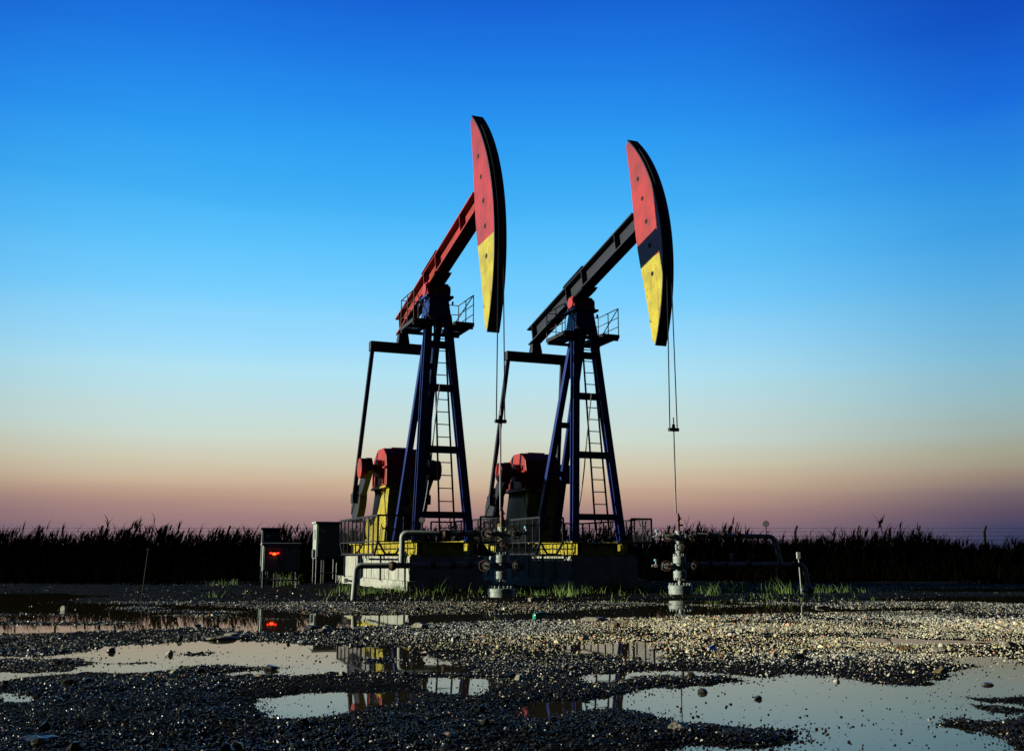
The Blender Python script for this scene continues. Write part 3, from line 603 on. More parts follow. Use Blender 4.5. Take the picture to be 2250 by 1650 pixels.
# crank guard rails beside each block
def guard(name, yb, yo):
    root = empty('crank_guard', (0, 0, 0))
    x0, x1 = -4.3, -.35; zt, zb = 1.74, .88; ch = .28; s = 1 if yo > yb else -1
    m = MB()
    def frame(p0, p1):
        m.bar((*p0, zt), (*p1, zt), .04); d = Vector((p1[0]-p0[0], p1[1]-p0[1], 0)); Ld = d.length; d /= Ld; c = min(ch, Ld*.3)
        a = Vector((*p0, 0)); b_ = Vector((*p1, 0))
        m.bar(a+Vector((0, 0, zt)), a+Vector((0, 0, zb+ch)), .04); m.bar(b_+Vector((0, 0, zt)), b_+Vector((0, 0, zb+ch)), .04)
        m.bar(a+Vector((0, 0, zb+ch)), a+d*c+Vector((0, 0, zb)), .04); m.bar(b_+Vector((0, 0, zb+ch)), b_-d*c+Vector((0, 0, zb)), .04)
        m.bar(a+d*c+Vector((0, 0, zb)), b_-d*c+Vector((0, 0, zb)), .04); m.bar(a+Vector((0, 0, zb+ch)), b_+Vector((0, 0, zb+ch)), .025)
        k = max(1, int(Ld/.42))
        for i in range(1, k): p = a+d*(Ld*i/k); m.bar(p+Vector((0, 0, zt)), p+Vector((0, 0, zb+.01)), .028)
    frame((x0, yo), (x1, yo)); frame((x1, yo), (x1, yb)); frame((x0, yo), (x0, yb))
    m.build('frame', M['navy'], root)
    m = MB(); st = .075                               # diamond mesh infill
    for (p0, p1) in (((x0, yo), (x1, yo)), ((x1, yo), (x1, yb)), ((x0, yo), (x0, yb))):
        Ld = math.hypot(p1[0]-p0[0], p1[1]-p0[1]); hh = zt-zb-ch; k = int((Ld+hh)/st)
        for i in range(k):
            for sg in (1, -1):
                q0 = i*st-hh; a = max(q0, 0); b_ = min(i*st, Ld)
                if b_-a < .02: continue
                za = zb+ch+(a-q0); zb2 = zb+ch+(b_-q0)
                if sg < 0: a2, b2 = Ld-a, Ld-b_
                else: a2, b2 = a, b_
                P = lambda t, z: (p0[0]+(p1[0]-p0[0])*t/Ld, p0[1]+(p1[1]-p0[1])*t/Ld, z)
                m.bar(P(a2, za), P(b2, zb2), .003)
    m.build('wire_mesh', M['dark'], root)
    m = MB()
    for xu in (x1-.1, (x0+x1)/2, x0+.1):
        m.bar((xu, yb, .86), (xu, yo, .86), .045); m.bar((xu, yo-s*.10, .30), (xu, yo-s*.10, .8375), .035)
    m.each('bracket', M['navy'], root)
    return root
gA = guard('a', -.04, -.64); gB = guard('b', 1.80, 2.36)
for o, C, th, lb in ((gA, CL, TH, 'dark blue mesh crank guard on the lit left side of the left pumpjack'), (gB, CL, TH, 'dark mesh crank guard seen through the legs of the left pumpjack'),
                 (copy_tree(gA), CR, THR, 'dark mesh crank guard in the gap between the two pumpjacks, beside the right one'), (copy_tree(gB), CR, THR, 'dark mesh crank guard seen through the legs of the right pumpjack')):
    o.location = (*C, 0); o.rotation_euler = (0, 0, th-R(90)); tag(o, lb, 'guard rail', 'crank guards beside the pumpjacks')

# ------------------------------------------------------------------ wellheads
def wheel(parent, c, ax, r=.10):
    c = Vector(c); ax = Vector(ax).normalized(); a = Vector((0, 0, 1)); a = (a-ax*a.dot(ax)).normalized(); b_ = ax.cross(a)
    m = MB(); m.ring(c, ax, r, .011, 26, 7)
    for i in range(5):
        t = 2*math.pi*i/5+.3; e = a*math.cos(t)+b_*math.sin(t); m.bar(c-ax*.012, c+e*r, .022, .012, up=ax)
    m.cyl(c-ax*.06, c+ax*.03, .026, 10)
    return m.build('handwheel', M['rustm'], parent, True)
def valve(root, c, ax, wh, r=.10, s=1.):              # gate valve: body along ax, stem and wheel towards wh
    c = Vector(c); ax = Vector(ax).normalized(); wh = Vector(wh).normalized(); m = MB()
    m.cyl(c-ax*.10*s, c+ax*.10*s, .052*s, 16)
    for k in (-.11, .095): m.cyl(c+ax*k*s, c+ax*(k+.03)*s, .078*s, 16)
    m.cyl(c, c+wh*.13*s, .046*s, 14); m.cyl(c+wh*.12*s, c+wh*.15*s, .06*s, 14); m.cyl(c+wh*.15*s, c+wh*.24*s, .018*s, 10)
    v = m.build('valve', M['tree'], root, True); wheel(v, c+wh*.24*s, wh, r); return v
def wellhead(side, zf, kz):
    root = empty('wellhead', (0, 0, 0)); X = Vector((1, 0, 0)); Fr = Vector((0, -1, 0)); z = zf
    def bolts(m, z0, z1, r, n=12, br=.016):
        for i in range(n): a = 2*math.pi*(i+.5)/n; m.cyl((r*math.cos(a), r*math.sin(a), z0), (r*math.cos(a), r*math.sin(a), z1), br, 6)
    m = MB(); t = zf+kz; m.lathe([(.255, -.04), (.255, zf+kz*.45), (.248, zf+kz*.46), (.248, zf+kz*.54), (.262, zf+kz*.55), (.262, t-.012), (.25, t)]); bolts(m, t-.005, t+.042, .225, 16, .018); m.build('base_flange', M['tree'], root, True)
    MB().cyl((0, 0, t), (0, 0, .42), .048).build('casing_pipe', M['tree'], root, True)
    m = MB(); m.lathe([(.13, .40), (.143, .405), (.143, .465), (.137, .468), (.137, .482), (.143, .485), (.143, .545), (.11, .56), (.10, .60), (.10, .68), (.11, .70), (.143, .715), (.143, .775), (.137, .778), (.137, .792), (.143, .795), (.143, .855), (.13, .865)]); bolts(m, .355, .40, .118); bolts(m, .865, .91, .118)
    m.cyl((-.17, 0, .655), (.17, 0, .655), .06); m.build('casing_head', M['tree'], root, True)
    m = MB(); m.lathe([(.06, .86), (.06, .93), (.085, .935), (.085, .965), (.05, .97), (.05, 1.0)]); m.box((-.075, -.07, .985), (.075, .07, 1.115)); m.lathe([(.05, 1.11), (.05, 1.15), (.078, 1.155), (.078, 1.185), (.055, 1.19), (.055, 1.30)])
    m.cyl((0, -.07, 1.05), (0, -.20, 1.05), .04); master = m.build('master_valve', M['tree'], root, True); wheel(master, (.085, -.24, 1.06), (.25, -1, .1))
    m = MB(); m.cyl((-.14, 0, 1.27), (.14, 0, 1.27), .055); m.lathe([(.06, 1.26), (.06, 1.36), (.08, 1.365), (.08, 1.395), (.04, 1.40)])
    for sx in (-1, 1): m.cyl((sx*.13, 0, 1.27), (sx*.155, 0, 1.27), .085)
    m.build('flow_cross', M['tree'], root, True)
    for sx in (-1, 1): valve(root, (sx*.25, 0, 1.27), X, Fr+X*sx*.15)
    for sx in (-1, 1): valve(root, (sx*.28, 0, .655), X, Fr+X*sx*.2, .105)
    m = MB(); m.lathe([(.030, 1.38), (.036, 1.40), (.03, 1.45), (.034, 1.50), (.034, 1.62), (.044, 1.63), (.044, 1.70), (.03, 1.73), (.02, 1.78)]); m.cyl((-.03, 0, 1.66), (.07, -.02, 1.66), .014, 8); m.cyl((.03, 0, 1.52), (.08, 0, 1.52), .018, 8); m.box((.07, -.03, 1.50), (.10, .03, 1.54)); m.build('stuffing_box', M['stuffing'], root, True)
    def needle(c, sx):
        c = Vector(c); m = MB(); m.cyl(c, c+X*sx*.10, .018, 10); m.box(c+X*sx*.09+Vector((0, -.03, -.03)), c+X*sx*.15+Vector((0, .03, .04))); m.cyl(c+X*sx*.12+Vector((0, 0, .03)), c+X*sx*.12+Vector((0, 0, .10)), .014, 8); m.cyl(c+X*sx*.15, c+X*sx*.21, .024, 8)
        nv = m.build('needle_valve', M['white'], root, True); m = MB(); k = c+X*sx*.12+Vector((0, 0, .12)); m.cyl(k-Vector((0, 0, .02)), k+Vector((0, 0, .025)), .045, 14); m.build('needle_valve_cap', M['cyan'], nv, True)
    if side > 0:
        needle((-.36, 0, 1.27), -1); needle((-.40, 0, .655), -1)
    else:
        needle((.36, 0, 1.27), 1); m = MB(); m.cyl((.39, 0, .655), (.44, 0, .655), .075); m.build('blind_flange', M['tree'], root, True)
    return root
w1 = wellhead(-1, .07, .15); w1.location = (*WELL_L, 0)
tag(w1, 'left wellhead with handwheel valves on a short bolted flange, before the left pumpjack', 'wellhead', 'wellheads before the pumpjacks')
w2 = wellhead(1, .05, .20); w2.location = (*WELL_R, 0); w2.scale = (.95, .95, .97)
tag(w2, 'right wellhead with two cyan valve caps, at the edge of the dark pool', 'wellhead', 'wellheads before the pumpjacks')

# ------------------------------------------------------------------ flow lines
def elbow(a, c, b_, r=.11, n=6):                       # rounded corner a-c-b
    a, c, b_ = map(Vector, (a, c, b_)); p = c+(a-c).normalized()*r; q = c+(b_-c).normalized()*r
    return [p*(1-t)**2+c*2*t*(1-t)+q*t*t for t in [i/n for i in range(n+1)]]
def gauge(root, p, fc=(0, -1, 0)):
    p = Vector(p); m = MB(); m.cyl(p, p+Vector((0, 0, .16)), .012, 8); m.cyl(p+Vector((-.0, 0, .05)), p+Vector((.05, 0, .05)), .012, 8); c = p+Vector((0, 0, .22)); f = Vector(fc); m.cyl(c+f*.02, c-f*.03, .062, 20); g_ = m.build('gauge', M['rustm'], root, True)
    MB().cyl(c+f*.021, c+f*.024, .052, 20).build('dial', M['white'], g_, True)
def collar(m, p, d, r=.075, L=.05):
    p = Vector(p); d = Vector(d).normalized(); m.cyl(p-d*L/2, p+d*L/2, r, 14); m.cyl(p+d*L/2+d*.01, p+d*L/2+d*.04, r*.9, 6)
x0, y0 = WELL_L; PR = .055
fl = empty('flow_line', (x0, y0, 0))
gzL = gz(x0-2.83, y0-.25)
a, c, d = (-.39, 0, .66), (-2.80, -.25, .655), (-2.84, -.25, gzL-.05)
MB().tube([a]+elbow(a, c, d, .10)+[d], PR, 14).build('lower_pipe', M['pipe'], fl, True)
a, c, d = (-.36, 0, 1.27), (-1.93, -.17, 1.275), (-1.935, -.17, .70)
MB().tube([a]+elbow(a, c, d, .10)+[d], PR, 14).build('upper_pipe', M['pipe'], fl, True)
m = MB(); dl = (1, .1, 0)
for t in (-.62, -.95, -1.35, -2.1): collar(m, (t, t*.1+.03, .66), dl)
for t in (-.55, -.80, -1.06, -1.2): collar(m, (t, t*.1+.02, 1.27), dl, .07)
m.build('coupling', M['rustm'], fl, True)
m = MB(); m.tube([(-2.05, -.19, .655), (-2.11, -.195, .65), (-2.17, -.2, .655)], [.07, .10, .07], 12); m.tube([(-1.16, -.1, 1.27), (-1.1, -.1, 1.26), (-1.04, -.1, 1.27)], [.06, .09, .06], 12); m.each('wrapped_joint', M['rustm'], fl, True)
gauge(fl, (-1.56, -.14, 1.31))
m = MB(); m.cyl((-.98, -.09, 1.29), (-.98, -.09, 1.40), .016, 8); m.box((-1.0, -.12, 1.38), (-.92, -.06, 1.42)); m.cyl((-.72, -.07, .70), (-.72, -.07, .80), .016, 8); m.cyl((-.72, -.07, .80), (-.62, -.07, .80), .02, 8); m.cyl((-2.85, -.25, .36), (-2.98, -.25, .38), .018, 8); m.box((-3.02, -.28, .34), (-2.96, -.22, .42)); m.build('drain_cock', M['white'], fl, True)
tag(fl, 'pale grey stepped flow pipes running left from the left wellhead to the ground', 'pipeline', 'flow lines of the wells')
x0, y0 = WELL_R
fl = empty('flow_line', (x0, y0, 0)); PR = .048
gzR = gz(x0+2.78, y0+.25)
a, c, d = (.39, 0, .66), (2.66, .25, .655), (2.78, .25, gzR-.05)
MB().tube([a]+elbow(a, c, d, .12)+[d], PR, 14).build('lower_pipe', M['pipe'], fl, True)
a, c, d = (.36, 0, 1.27), (2.04, .19, 1.24), (2.16, .19, .70)
MB().tube([a]+elbow(a, c, d, .12)+[d], PR, 14).build('upper_pipe', M['pipe'], fl, True)
m = MB(); dl = (1, .09, 0)
for t in (.62, .95, 1.45, 2.45): collar(m, (t, t*.09-.02, .66), dl)
for t in (.62, .95, 1.25): collar(m, (t, t*.09-.02, 1.265), dl)
collar(m, (2.77, .25, gzR+.1), (0, 0, 1), .08, .06); m.build('coupling', M['rustm'], fl, True)
gauge(fl, (1.88, .17, 1.29))
m = MB(); m.cyl((1.10, .09, .70), (1.10, .09, .80), .014, 8); m.cyl((1.10, .09, .80), (1.10, .09, .90), .032, 12); m.build('air_cap', M['cyan'], fl, True)
m = MB(); m.cyl((.72, .05, 1.31), (.72, .05, 1.39), .02, 8); m.cyl((.98, .08, 1.3), (.98, .08, 1.42), .018, 8); m.cyl((1.12, .1, .70), (1.16, .1, .60), .02, 8); m.cyl((2.60, .24, gzR+.13), (2.72, .25, gzR+.10), .05, 12); m.build('drain_cock', M['white'], fl, True)
tag(fl, 'dark shaded flow pipes running right from the right wellhead with leaning end pipes', 'pipeline', 'flow lines of the wells')
cb = []
for t in range(13):
    f_ = t/12; lx, ly = local(CL, -.25+.45*f_**1.3, -.02-.12*f_); cb.append((lx, ly, .85*(1-f_)**.8+.05))
lx, ly = local(CL, -.6, .1); o = MB().tube([(lx, ly, .87)]+cb, .022, 8).build('power_cable', M['black'], None, True); tag(o, 'black cable hanging over the front left edge of the left foundation', 'cable')
# posts beside the right flow line
p = ground_at(1712, 1300, .02); o = empty('support_rod', (p[0], p[1], 0)); zz = gz(*p); MB().cyl((0, 0, zz-.05), (-.05, -.01, .60), .022, 10).build('rod', M['pipe'], o, True); tag(o, 'thin grey support rod leaning under the right flow line', 'post')
p = ground_at(1761, 1304, .02); o = empty('meter_post', (p[0], p[1]-.02, 0)); zz = gz(*p); MB().cyl((0, 0, zz-.05), (-.03, 0, .80), .016, 10).build('post', M['pipe'], o, True); MB().box((-.07, -.03, .78), (.01, .03, .92)).build('meter_box', M['white'], o, bevel=.005); tag(o, 'thin post with a small white box, at the right end of the pipes', 'post')
p = ground_at(313, 1312, .01); o = empty('marker_stake', (p[0], p[1], 0)); MB().cyl((-.02, 0, gz(*p)-.05), (.06, 0, 1.0), .013, 8).build('stake', M['post'], o, True); tag(o, 'thin grey stake standing alone in the dark left pool', 'stake')

# ------------------------------------------------------------------ cabinets
def cabinet(loc, rz, w, d, zb, zt, m_, doors, lamp=False, back=False):
    root = empty('control_cabinet', loc, rz); z0 = -.05
    MB().box((-w/2, -d/2, zb), (w/2, d/2, zt)).build('cabinet_body', m_, root, bevel=.012)
    m = MB(); m.hexa([(-w/2-.05, -d/2-.06, zt), (w/2+.05, -d/2-.06, zt), (w/2+.05, d/2+.05, zt), (-w/2-.05, d/2+.05, zt)], [(-w/2-.04, -d/2-.05, zt+.06), (w/2+.04, -d/2-.05, zt+.06), (w/2+.04, d/2+.04, zt+.07), (-w/2-.04, d/2+.04, zt+.07)]); m.build('roof', m_, root, bevel=.01)
    for i in range(doors):
        a = -w/2+.03+(w-.06)*i/doors; b_ = -w/2+.03+(w-.06)*(i+1)/doors
        dr = MB().box((a+.006, -d/2-.014, zb+.04), (b_-.006, -d/2, zt-.04)).build('door', m_, root, bevel=.004)
        hx = b_-.07 if (i == 0 and doors > 1) else a+.06
        MB().box((hx-.018, -d/2-.035, (zb+zt)/2-.07), (hx+.018, -d/2-.0145, (zb+zt)/2+.07)).build('handle', M['black'], dr)
        if i == 0 and lamp:
            MB().add([(a+.09+.32*(.5+.5*math.cos(t)), -d/2-.017, zt-.20+.07*math.sin(t)) for t in [2*math.pi*k/24 for k in range(24)]]+[(a+.09+.32*(.5+.5*math.cos(t)), -d/2-.0135, zt-.20+.07*math.sin(t)) for t in [2*math.pi*k/24 for k in range(24)]], [tuple(range(24)), tuple(reversed(range(24, 48)))]+[(k, (k+1) % 24, 24+(k+1) % 24, 24+k) for k in range(24)]).build('lamp_window', M['hole'], dr)
    m = MB(); m.box((w/2-.16, -d/2-.0155, zt-.17), (w/2-.07, -d/2-.0142, zt-.12)) if lamp else m.box((-w/2+.12, -d/2-.0155, zt-.24), (-w/2+.24, -d/2-.0142, zt-.16)); m.build('name_plate', M['white'], root)
    for zz in (zb+.12, zt-.14): MB().cyl((w/2-.012, -d/2-.018, zz-.04), (w/2-.012, -d/2-.018, zz+.04), .010, 8).build('hinge', M['black'], root)
    if lamp:
        xa = -w/2+.03+.09
        for dx, dz, r, mm in ((.08, 0, .032, 'lamp_red'), (.17, -.02, .045, 'lamp_amber'), (.26, 0, .032, 'lamp_red')):
            m = MB(); m.lathe([(.001, -r*.8), (r*.6, -r*.6), (r*.9, -r*.2), (r, 0), (r*.9, r*.2), (r*.6, r*.6), (.001, r*.8)], n=16); m.v = [(xa+dx+x*1.3, -d/2-.03+y*.4, zt-.20+dz+z) for x, y, z in m.v]; m.build('warning_lamp', M[mm], root, True)
    for sx in (-1, 1):
        for sy in (-1, 1): MB().bar((sx*(w/2-.04), sy*(d/2-.04), z0), (sx*(w/2-.04), sy*(d/2-.04), zb), .05).build('leg', m_, root)
    m = MB()
    for sy in (-1, 1): m.bar((-w/2+.065, sy*(d/2-.04), zb*.45), (w/2-.065, sy*(d/2-.04), zb*.45), .03)
    m.each('stretcher', m_, root)
    m = MB(); m.cyl((-w*.15, 0, z0), (-w*.15, 0, zb), .03, 8); m.cyl((-w*.05, .05, z0), (-w*.05, .05, zb), .02, 8); m.each('conduit', M['black'], root)
    return root
def at_depth(px, Y): return (px-CX)/F*Y*1.0
c = cabinet((at_depth(625, 26.9), 26.9, .02), R(16), .94, .42, .42, 1.09, M['cab'], 2, True); tag(c, 'low pale cabinet with a glowing red warning lamp, leftmost in front', 'cabinet', 'control cabinets')
c = cabinet((at_depth(722, 29.2), 29.2, .02), R(20), .66, .62, .74, 1.72, M['cab'], 1); m = MB(); m.box((-.368, -.18, 1.28), (-.361, -.10, 1.56)); m.box((-.40, -.22, .76), (-.361, -.02, 1.0)); m.each('vent_plate', M['cabblue'], c); tag(c, 'tall pale cabinet on thin legs beside the crank guard', 'cabinet', 'control cabinets')
c = cabinet((at_depth(601, 31.8), 31.8, .02), R(16), .54, .5, .5, 1.62, M['cabblue'], 1); tag(c, 'dark blue grey cabinet standing behind the red lamp cabinet', 'cabinet', 'control cabinets')

# ------------------------------------------------------------------ fence beyond the reeds
fn = empty('wire_fence', (0, 47.5, 0)); FY = 0.
m0 = MB(); m0.bar((0, 0, -.1), (0, 0, 1.95), .11, .11); m0.bar((0, 0, 1.93), (.10, 0, 2.22), .09, .09); pst = m0.build('post', M['post'], fn)
xs = [-31+2.95*i for i in range(22)]
for i, x in enumerate(xs):
    o = pst if i == 0 else pst.copy()
    if i: COL.objects.link(o); o.parent = fn
    o.location = (x, 0, 0); o.rotation_euler = (0, R(random.uniform(-3, 3)), R(random.uniform(-20, 20)))
m = MB()
for z in (1.05, 1.3, 1.55, 1.75, 1.95, 2.1): m.bar((-31, -.06, z), (31, -.06, z), .012)
for i in range(207): x = -31+i*.3; m.bar((x, -.06, 1.0), (x, -.06, 1.95), .005)
m.build('wire', M['dark'], fn); tag(fn, 'long dark wire fence on concrete posts behind the reeds', 'fence')

# ------------------------------------------------------------------ loose rocks and litter
def rock(loc, sx, sy, sz, m_, label, seed, rz=0., name='rock'):
    import bmesh
    bm = bmesh.new(); bmesh.ops.create_icosphere(bm, subdivisions=3, radius=1); r_ = random.Random(seed)
    cuts = [(Vector((r_.gauss(0, 1), r_.gauss(0, 1), r_.gauss(0, .8))).normalized(), r_.uniform(.55, .85)) for _ in range(9)]
    for v in bm.verts:
        p = v.co.copy()
        for nrm, dd in cuts:
            k_ = p.dot(nrm)
            if k_ > dd: p -= nrm*(k_-dd)
        p *= 1+.04*math.sin(p.x*9+seed)*math.sin(p.y*8)*math.sin(p.z*7+1)
        v.co = Vector((p.x*sx, p.y*sy, p.z*sz))
    me = bpy.data.meshes.new(name); bm.to_mesh(me); bm.free(); me.materials.append(m_); o = bpy.data.objects.new(name, me); COL.objects.link(o)
    o.location = loc; o.rotation_euler = (0, 0, rz); return tag(o, label, 'rock', 'loose rocks on the yard')
ROCKS = [
 (140,1339,.07,.06,.10,'rock','small pale upright rock alone in the dark left pool'),
 (485,1401,.20,.14,.05,'rock','long flat pale slab on the left gravel bar, lower of a stacked pair'),
 (512,1393,.15,.12,.04,'rock','flat pale slab lying behind a longer slab on the left gravel bar'),
 (246,1427,.055,.05,.05,'wetrock','dark squarish rock at the left end of the pink puddle'),
 (373,1433,.05,.05,.05,'rock','pale pointed rock standing in the pink puddle'),
 (598,1465,.075,.06,.05,'wetrock','dark rounded rock at the tip of the spit in the pink puddle'),
 (540,1479,.07,.05,.02,'rock','small white flat stone on the near shore of the pink puddle'),
 (574,1481,.07,.05,.02,'tanrock','tan flat stone beside the white one near the pink puddle'),
 (683,1378,.14,.10,.06,'wetrock','dark wet rock on the gravel bar below the red lamp reflection'),
 (715,1386,.16,.10,.05,'rock','angular pale rock on the gravel bar left of centre'),
 (922,1378,.15,.11,.08,'rock','pale lumpy rock on the central gravel bar under the left foundation'),
 (1070,1398,.10,.08,.04,'tanrock','tan rock in the middle of the gravel bar below the left wellhead'),
 (1283,1403,.07,.06,.05,'tanrock','tan rock by the puddle that mirrors the right tower'),
 (1305,1362,.22,.14,.07,'rock','broad pale rock at the near shore below the right pumpjack'),
 (1352,1376,.08,.07,.07,'tanrock','yellowish rock on the gravel near the right pool'),
 (1170,1320,.13,.08,.10,'rock','white angular block in the grass between the wellheads'),
 (1806,1332,.16,.10,.06,'rock','flat tan oval rock on the far shore at right'),
 (1545,1514,.045,.04,.035,'wetrock','dark stone at the left edge of the large right puddle'),
 (1664,1528,.035,.03,.03,'wetrock','small black stone alone in the large right puddle'),
 (2170,1498,.05,.04,.03,'wetrock','grey stone in the large puddle near the right edge'),
 (1985,1424,.11,.08,.05,'tanrock','tan boulder on the right gravel bar beside the thin puddle'),
 (2062,1427,.11,.08,.045,'rock','pale boulder on the right gravel bar near the thin puddle'),
 (2065,1473,.085,.06,.05,'tanrock','brown rock at the shore where the right bar narrows'),
 (2220,1418,.12,.09,.08,'rock','large pale rock on the gravel at the right edge'),
 (82,1632,.12,.09,.03,'wetrock','flat grey slab in the dark gravel at the bottom left corner'),
 (1490,1600,.075,.05,.035,'rock','grey wedge of stone on the bottom spit below the right well'),
 (1260,1467,.055,.04,.03,'tanrock','yellow stone on the dark gravel left of the right tower mirror'),
 (985,1620,.05,.035,.025,'tanrock','tan stone in the bottom gravel below centre'),
 (1880,1436,.1,.07,.04,'rock','low pale rock in the middle of the right gravel bar'),
 (425,1322,.12,.08,.06,'rock','small pale rock on the far left gravel strip'),
]
for i, (px, py, sx, sy, sz, mm, lb) in enumerate(ROCKS):
    p = ground_at(px, py, .02); rock((p[0], p[1], max(gz(*p), -.01)+sz*.25), sx*.8, sy*.8, sz*.62, M[mm], lb, i+3, random.uniform(-.5, .5))
p = ground_at(1190, 1359, .02); bo = empty('plastic_bottle', (p[0], p[1], .02), R(25))
m = MB(); m.tube([(-.12, 0, .03), (-.11, 0, .03), (.02, 0, .05), (.07, 0, .06), (.09, 0, .065)], [.03, .045, .045, .02, .018], 14); m.build('bottle_body', M['green'], bo, True); MB().cyl((.09, 0, .065), (.115, 0, .07), .022, 12).build('cap', M['white'], bo, True)
tag(bo, 'crumpled green plastic bottle on the shore of the dark pool', 'bottle')
p = ground_at(1566, 1424, .03); o = MB().hexa([(-.03, -.02, 0), (.03, -.02, 0), (.03, .02, 0), (-.03, .02, 0)], [(-.025, -.02, .03), (.02, -.015, .05), (.02, .01, .045), (-.025, .02, .03)]).build('bottle_cap', mat('blue_plastic', (.02, .10, .5), .3)); o.location = (p[0], p[1], gz(*p)+.01); tag(o, 'tiny blue scrap of plastic on the right gravel bar', 'litter')

# ------------------------------------------------------------------ sky and light
W = bpy.data.worlds.new('World'); S.world = W; W.use_nodes = True; nt = W.node_tree; L = nt.links; nt.nodes.clear()
SUN_EL, SUN_AZ = R(10.5), R(184.0)                    # light from the left, just above the ground; azimuth measured from +X
sdir = Vector((math.cos(SUN_EL)*math.cos(SUN_AZ), math.cos(SUN_EL)*math.sin(SUN_AZ), math.sin(SUN_EL)))
tc = nt.nodes.new('ShaderNodeTexCoord'); sx = nt.nodes.new('ShaderNodeSeparateXYZ'); L.new(tc.outputs['Generated'], sx.inputs[0])
def ramp(stops):
    r = nt.nodes.new('ShaderNodeValToRGB'); cr = r.color_ramp
    while len(cr.elements) < len(stops): cr.elements.new(.5)
    for e, (p, c) in zip(cr.elements, stops): e.position = p; e.color = (*lin(c), 1)
    return r
el = nt.nodes.new('ShaderNodeMath'); el.operation = 'MAXIMUM'; el.inputs[1].default_value = 0
mp = nt.nodes.new('ShaderNodeMapping'); mp.inputs['Scale'].default_value = (2.2, 2.2, 34); L.new(tc.outputs['Generated'], mp.inputs['Vector'])   # faint layers of thin dusk haze
hz = nt.nodes.new('ShaderNodeTexNoise'); hz.inputs['Scale'].default_value = 1.0; hz.inputs['Detail'].default_value = 5; L.new(mp.outputs[0], hz.inputs['Vector'])
hm = nt.nodes.new('ShaderNodeMath'); hm.operation = 'MULTIPLY_ADD'; L.new(hz.outputs['Fac'], hm.inputs[0]); hm.inputs[1].default_value = .022; hm.inputs[2].default_value = -.011
ha = nt.nodes.new('ShaderNodeMath'); ha.operation = 'ADD'; L.new(sx.outputs['Z'], ha.inputs[0]); L.new(hm.outputs[0], ha.inputs[1]); L.new(ha.outputs[0], el.inputs[0])
GLOW = [(0, (118,100,118)), (.021, (138,112,122)), (.039, (160,126,126)), (.054, (182,148,132)), (.070, (203, 178, 151)), (.089, (208, 201, 178)), (.111, (205, 217, 205)), (.143, (194,222,224)), (.176, (178,226,242)), (.208, (154,218,252)), (.25, (120,207,254)), (.296, (92,194,252)), (.34, (64,176,246)), (.39, (44,157,242)), (.43, (34,138,236)), (.469, (26,119,227)), (.505, (20,100,214)), (.58, (10,52,145)), (.70, (4,16,50)), (1, (2,5,14))]
SIDE = [(0, (40,50,84)), (.017, (48,56,92)), (.026, (62,62,96)), (.036, (84,71,95)), (.055, (115,98,106)), (.073, (150,132,118)), (.089, (160,158,138)), (.109, (157,171,164)), (.139, (146,183,190)), (.171, (128,184,210)), (.21, (104,178,220)), (.25, (80,168,226)), (.29, (58,155,226)), (.325, (44,144,226)), (.39, (22,108,220)), (.455, (13,80,196)), (.505, (10,66,176)), (.58, (7,40,118)), (.70, (4,16,50)), (1, (2,5,14))]
rg, rs = ramp(GLOW), ramp(SIDE); L.new(el.outputs[0], rg.inputs['Fac']); L.new(el.outputs[0], rs.inputs['Fac'])
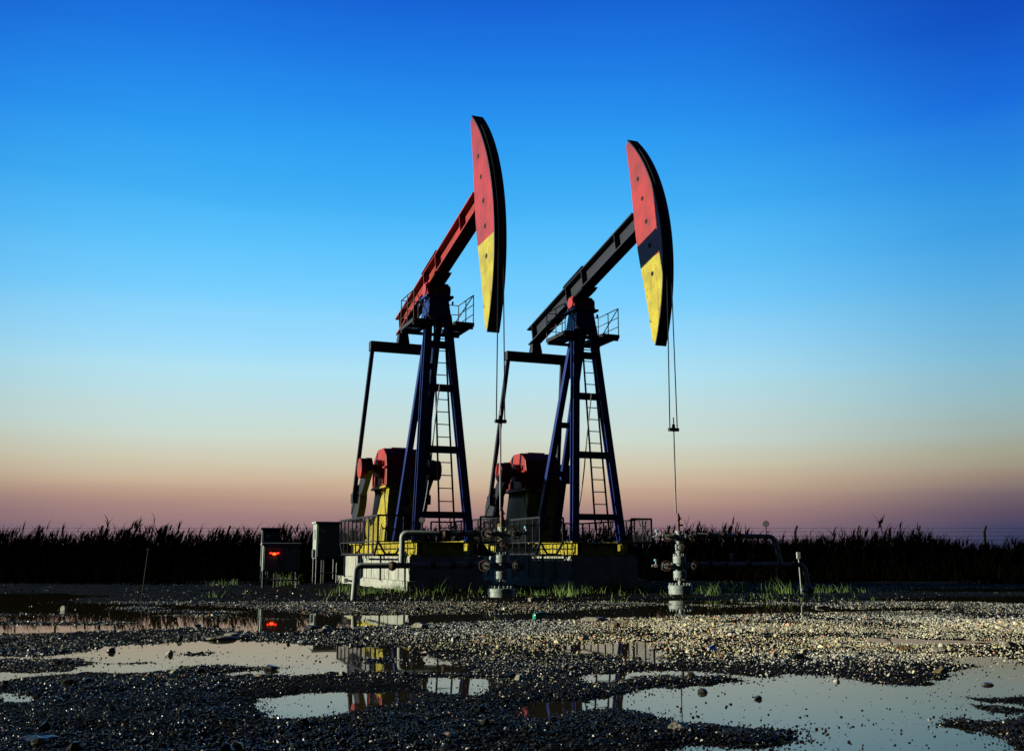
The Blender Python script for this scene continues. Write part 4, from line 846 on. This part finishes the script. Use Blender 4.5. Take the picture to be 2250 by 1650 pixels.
# azimuth: the afterglow is strongest slightly left of straight ahead and gone behind
flat = nt.nodes.new('ShaderNodeVectorMath'); flat.operation = 'MULTIPLY'; L.new(tc.outputs['Generated'], flat.inputs[0]); flat.inputs[1].default_value = (1, 1, 0)
nr = nt.nodes.new('ShaderNodeVectorMath'); nr.operation = 'NORMALIZE'; L.new(flat.outputs[0], nr.inputs[0])
def towards(az):
    d = nt.nodes.new('ShaderNodeVectorMath'); d.operation = 'DOT_PRODUCT'; L.new(nr.outputs[0], d.inputs[0]); d.inputs[1].default_value = (math.sin(R(az)), math.cos(R(az)), 0); return d
def mrange(src, a, b):
    m = nt.nodes.new('ShaderNodeMapRange'); m.interpolation_type = 'SMOOTHSTEP'; L.new(src, m.inputs['Value']); m.inputs['From Min'].default_value = a; m.inputs['From Max'].default_value = b; return m
d1 = towards(-6); m1 = mrange(d1.outputs['Value'], math.cos(R(34)), math.cos(R(7)))
mx = nt.nodes.new('ShaderNodeMix'); mx.data_type = 'RGBA'; L.new(m1.outputs[0], mx.inputs['Factor']); L.new(rs.outputs['Color'], mx.inputs['A']); L.new(rg.outputs['Color'], mx.inputs['B'])
m2 = mrange(d1.outputs['Value'], math.cos(R(85)), math.cos(R(38)))
mb = nt.nodes.new('ShaderNodeMix'); mb.data_type = 'RGBA'; L.new(m2.outputs[0], mb.inputs['Factor']); mb.inputs['A'].default_value = (.004, .006, .016, 1); L.new(mx.outputs['Result'], mb.inputs['B'])
bg = nt.nodes.new('ShaderNodeBackground'); L.new(mb.outputs['Result'], bg.inputs['Color']); bg.inputs['Strength'].default_value = 1
sky = nt.nodes.new('ShaderNodeTexSky'); sky.sky_type = 'NISHITA'; sky.sun_disc = False; sky.sun_elevation = SUN_EL; sky.sun_rotation = math.atan2(sdir.x, sdir.y)
bg2 = nt.nodes.new('ShaderNodeBackground'); L.new(sky.outputs['Color'], bg2.inputs['Color']); bg2.inputs['Strength'].default_value = .002
ad = nt.nodes.new('ShaderNodeAddShader'); L.new(bg.outputs[0], ad.inputs[0]); L.new(bg2.outputs[0], ad.inputs[1])
out = nt.nodes.new('ShaderNodeOutputWorld'); L.new(ad.outputs[0], out.inputs['Surface'])
sl = bpy.data.lights.new('sun', 'SUN'); sl.energy = 5.0; sl.angle = R(.5); sl.color = (1, .97, .80)
so = bpy.data.objects.new('sun', sl); COL.objects.link(so); so.rotation_euler = sdir.to_track_quat('Z', 'Y').to_euler(); so.location = sdir*60
S.cycles.max_bounces = 6; S.cycles.diffuse_bounces = 0; S.cycles.use_denoising = True
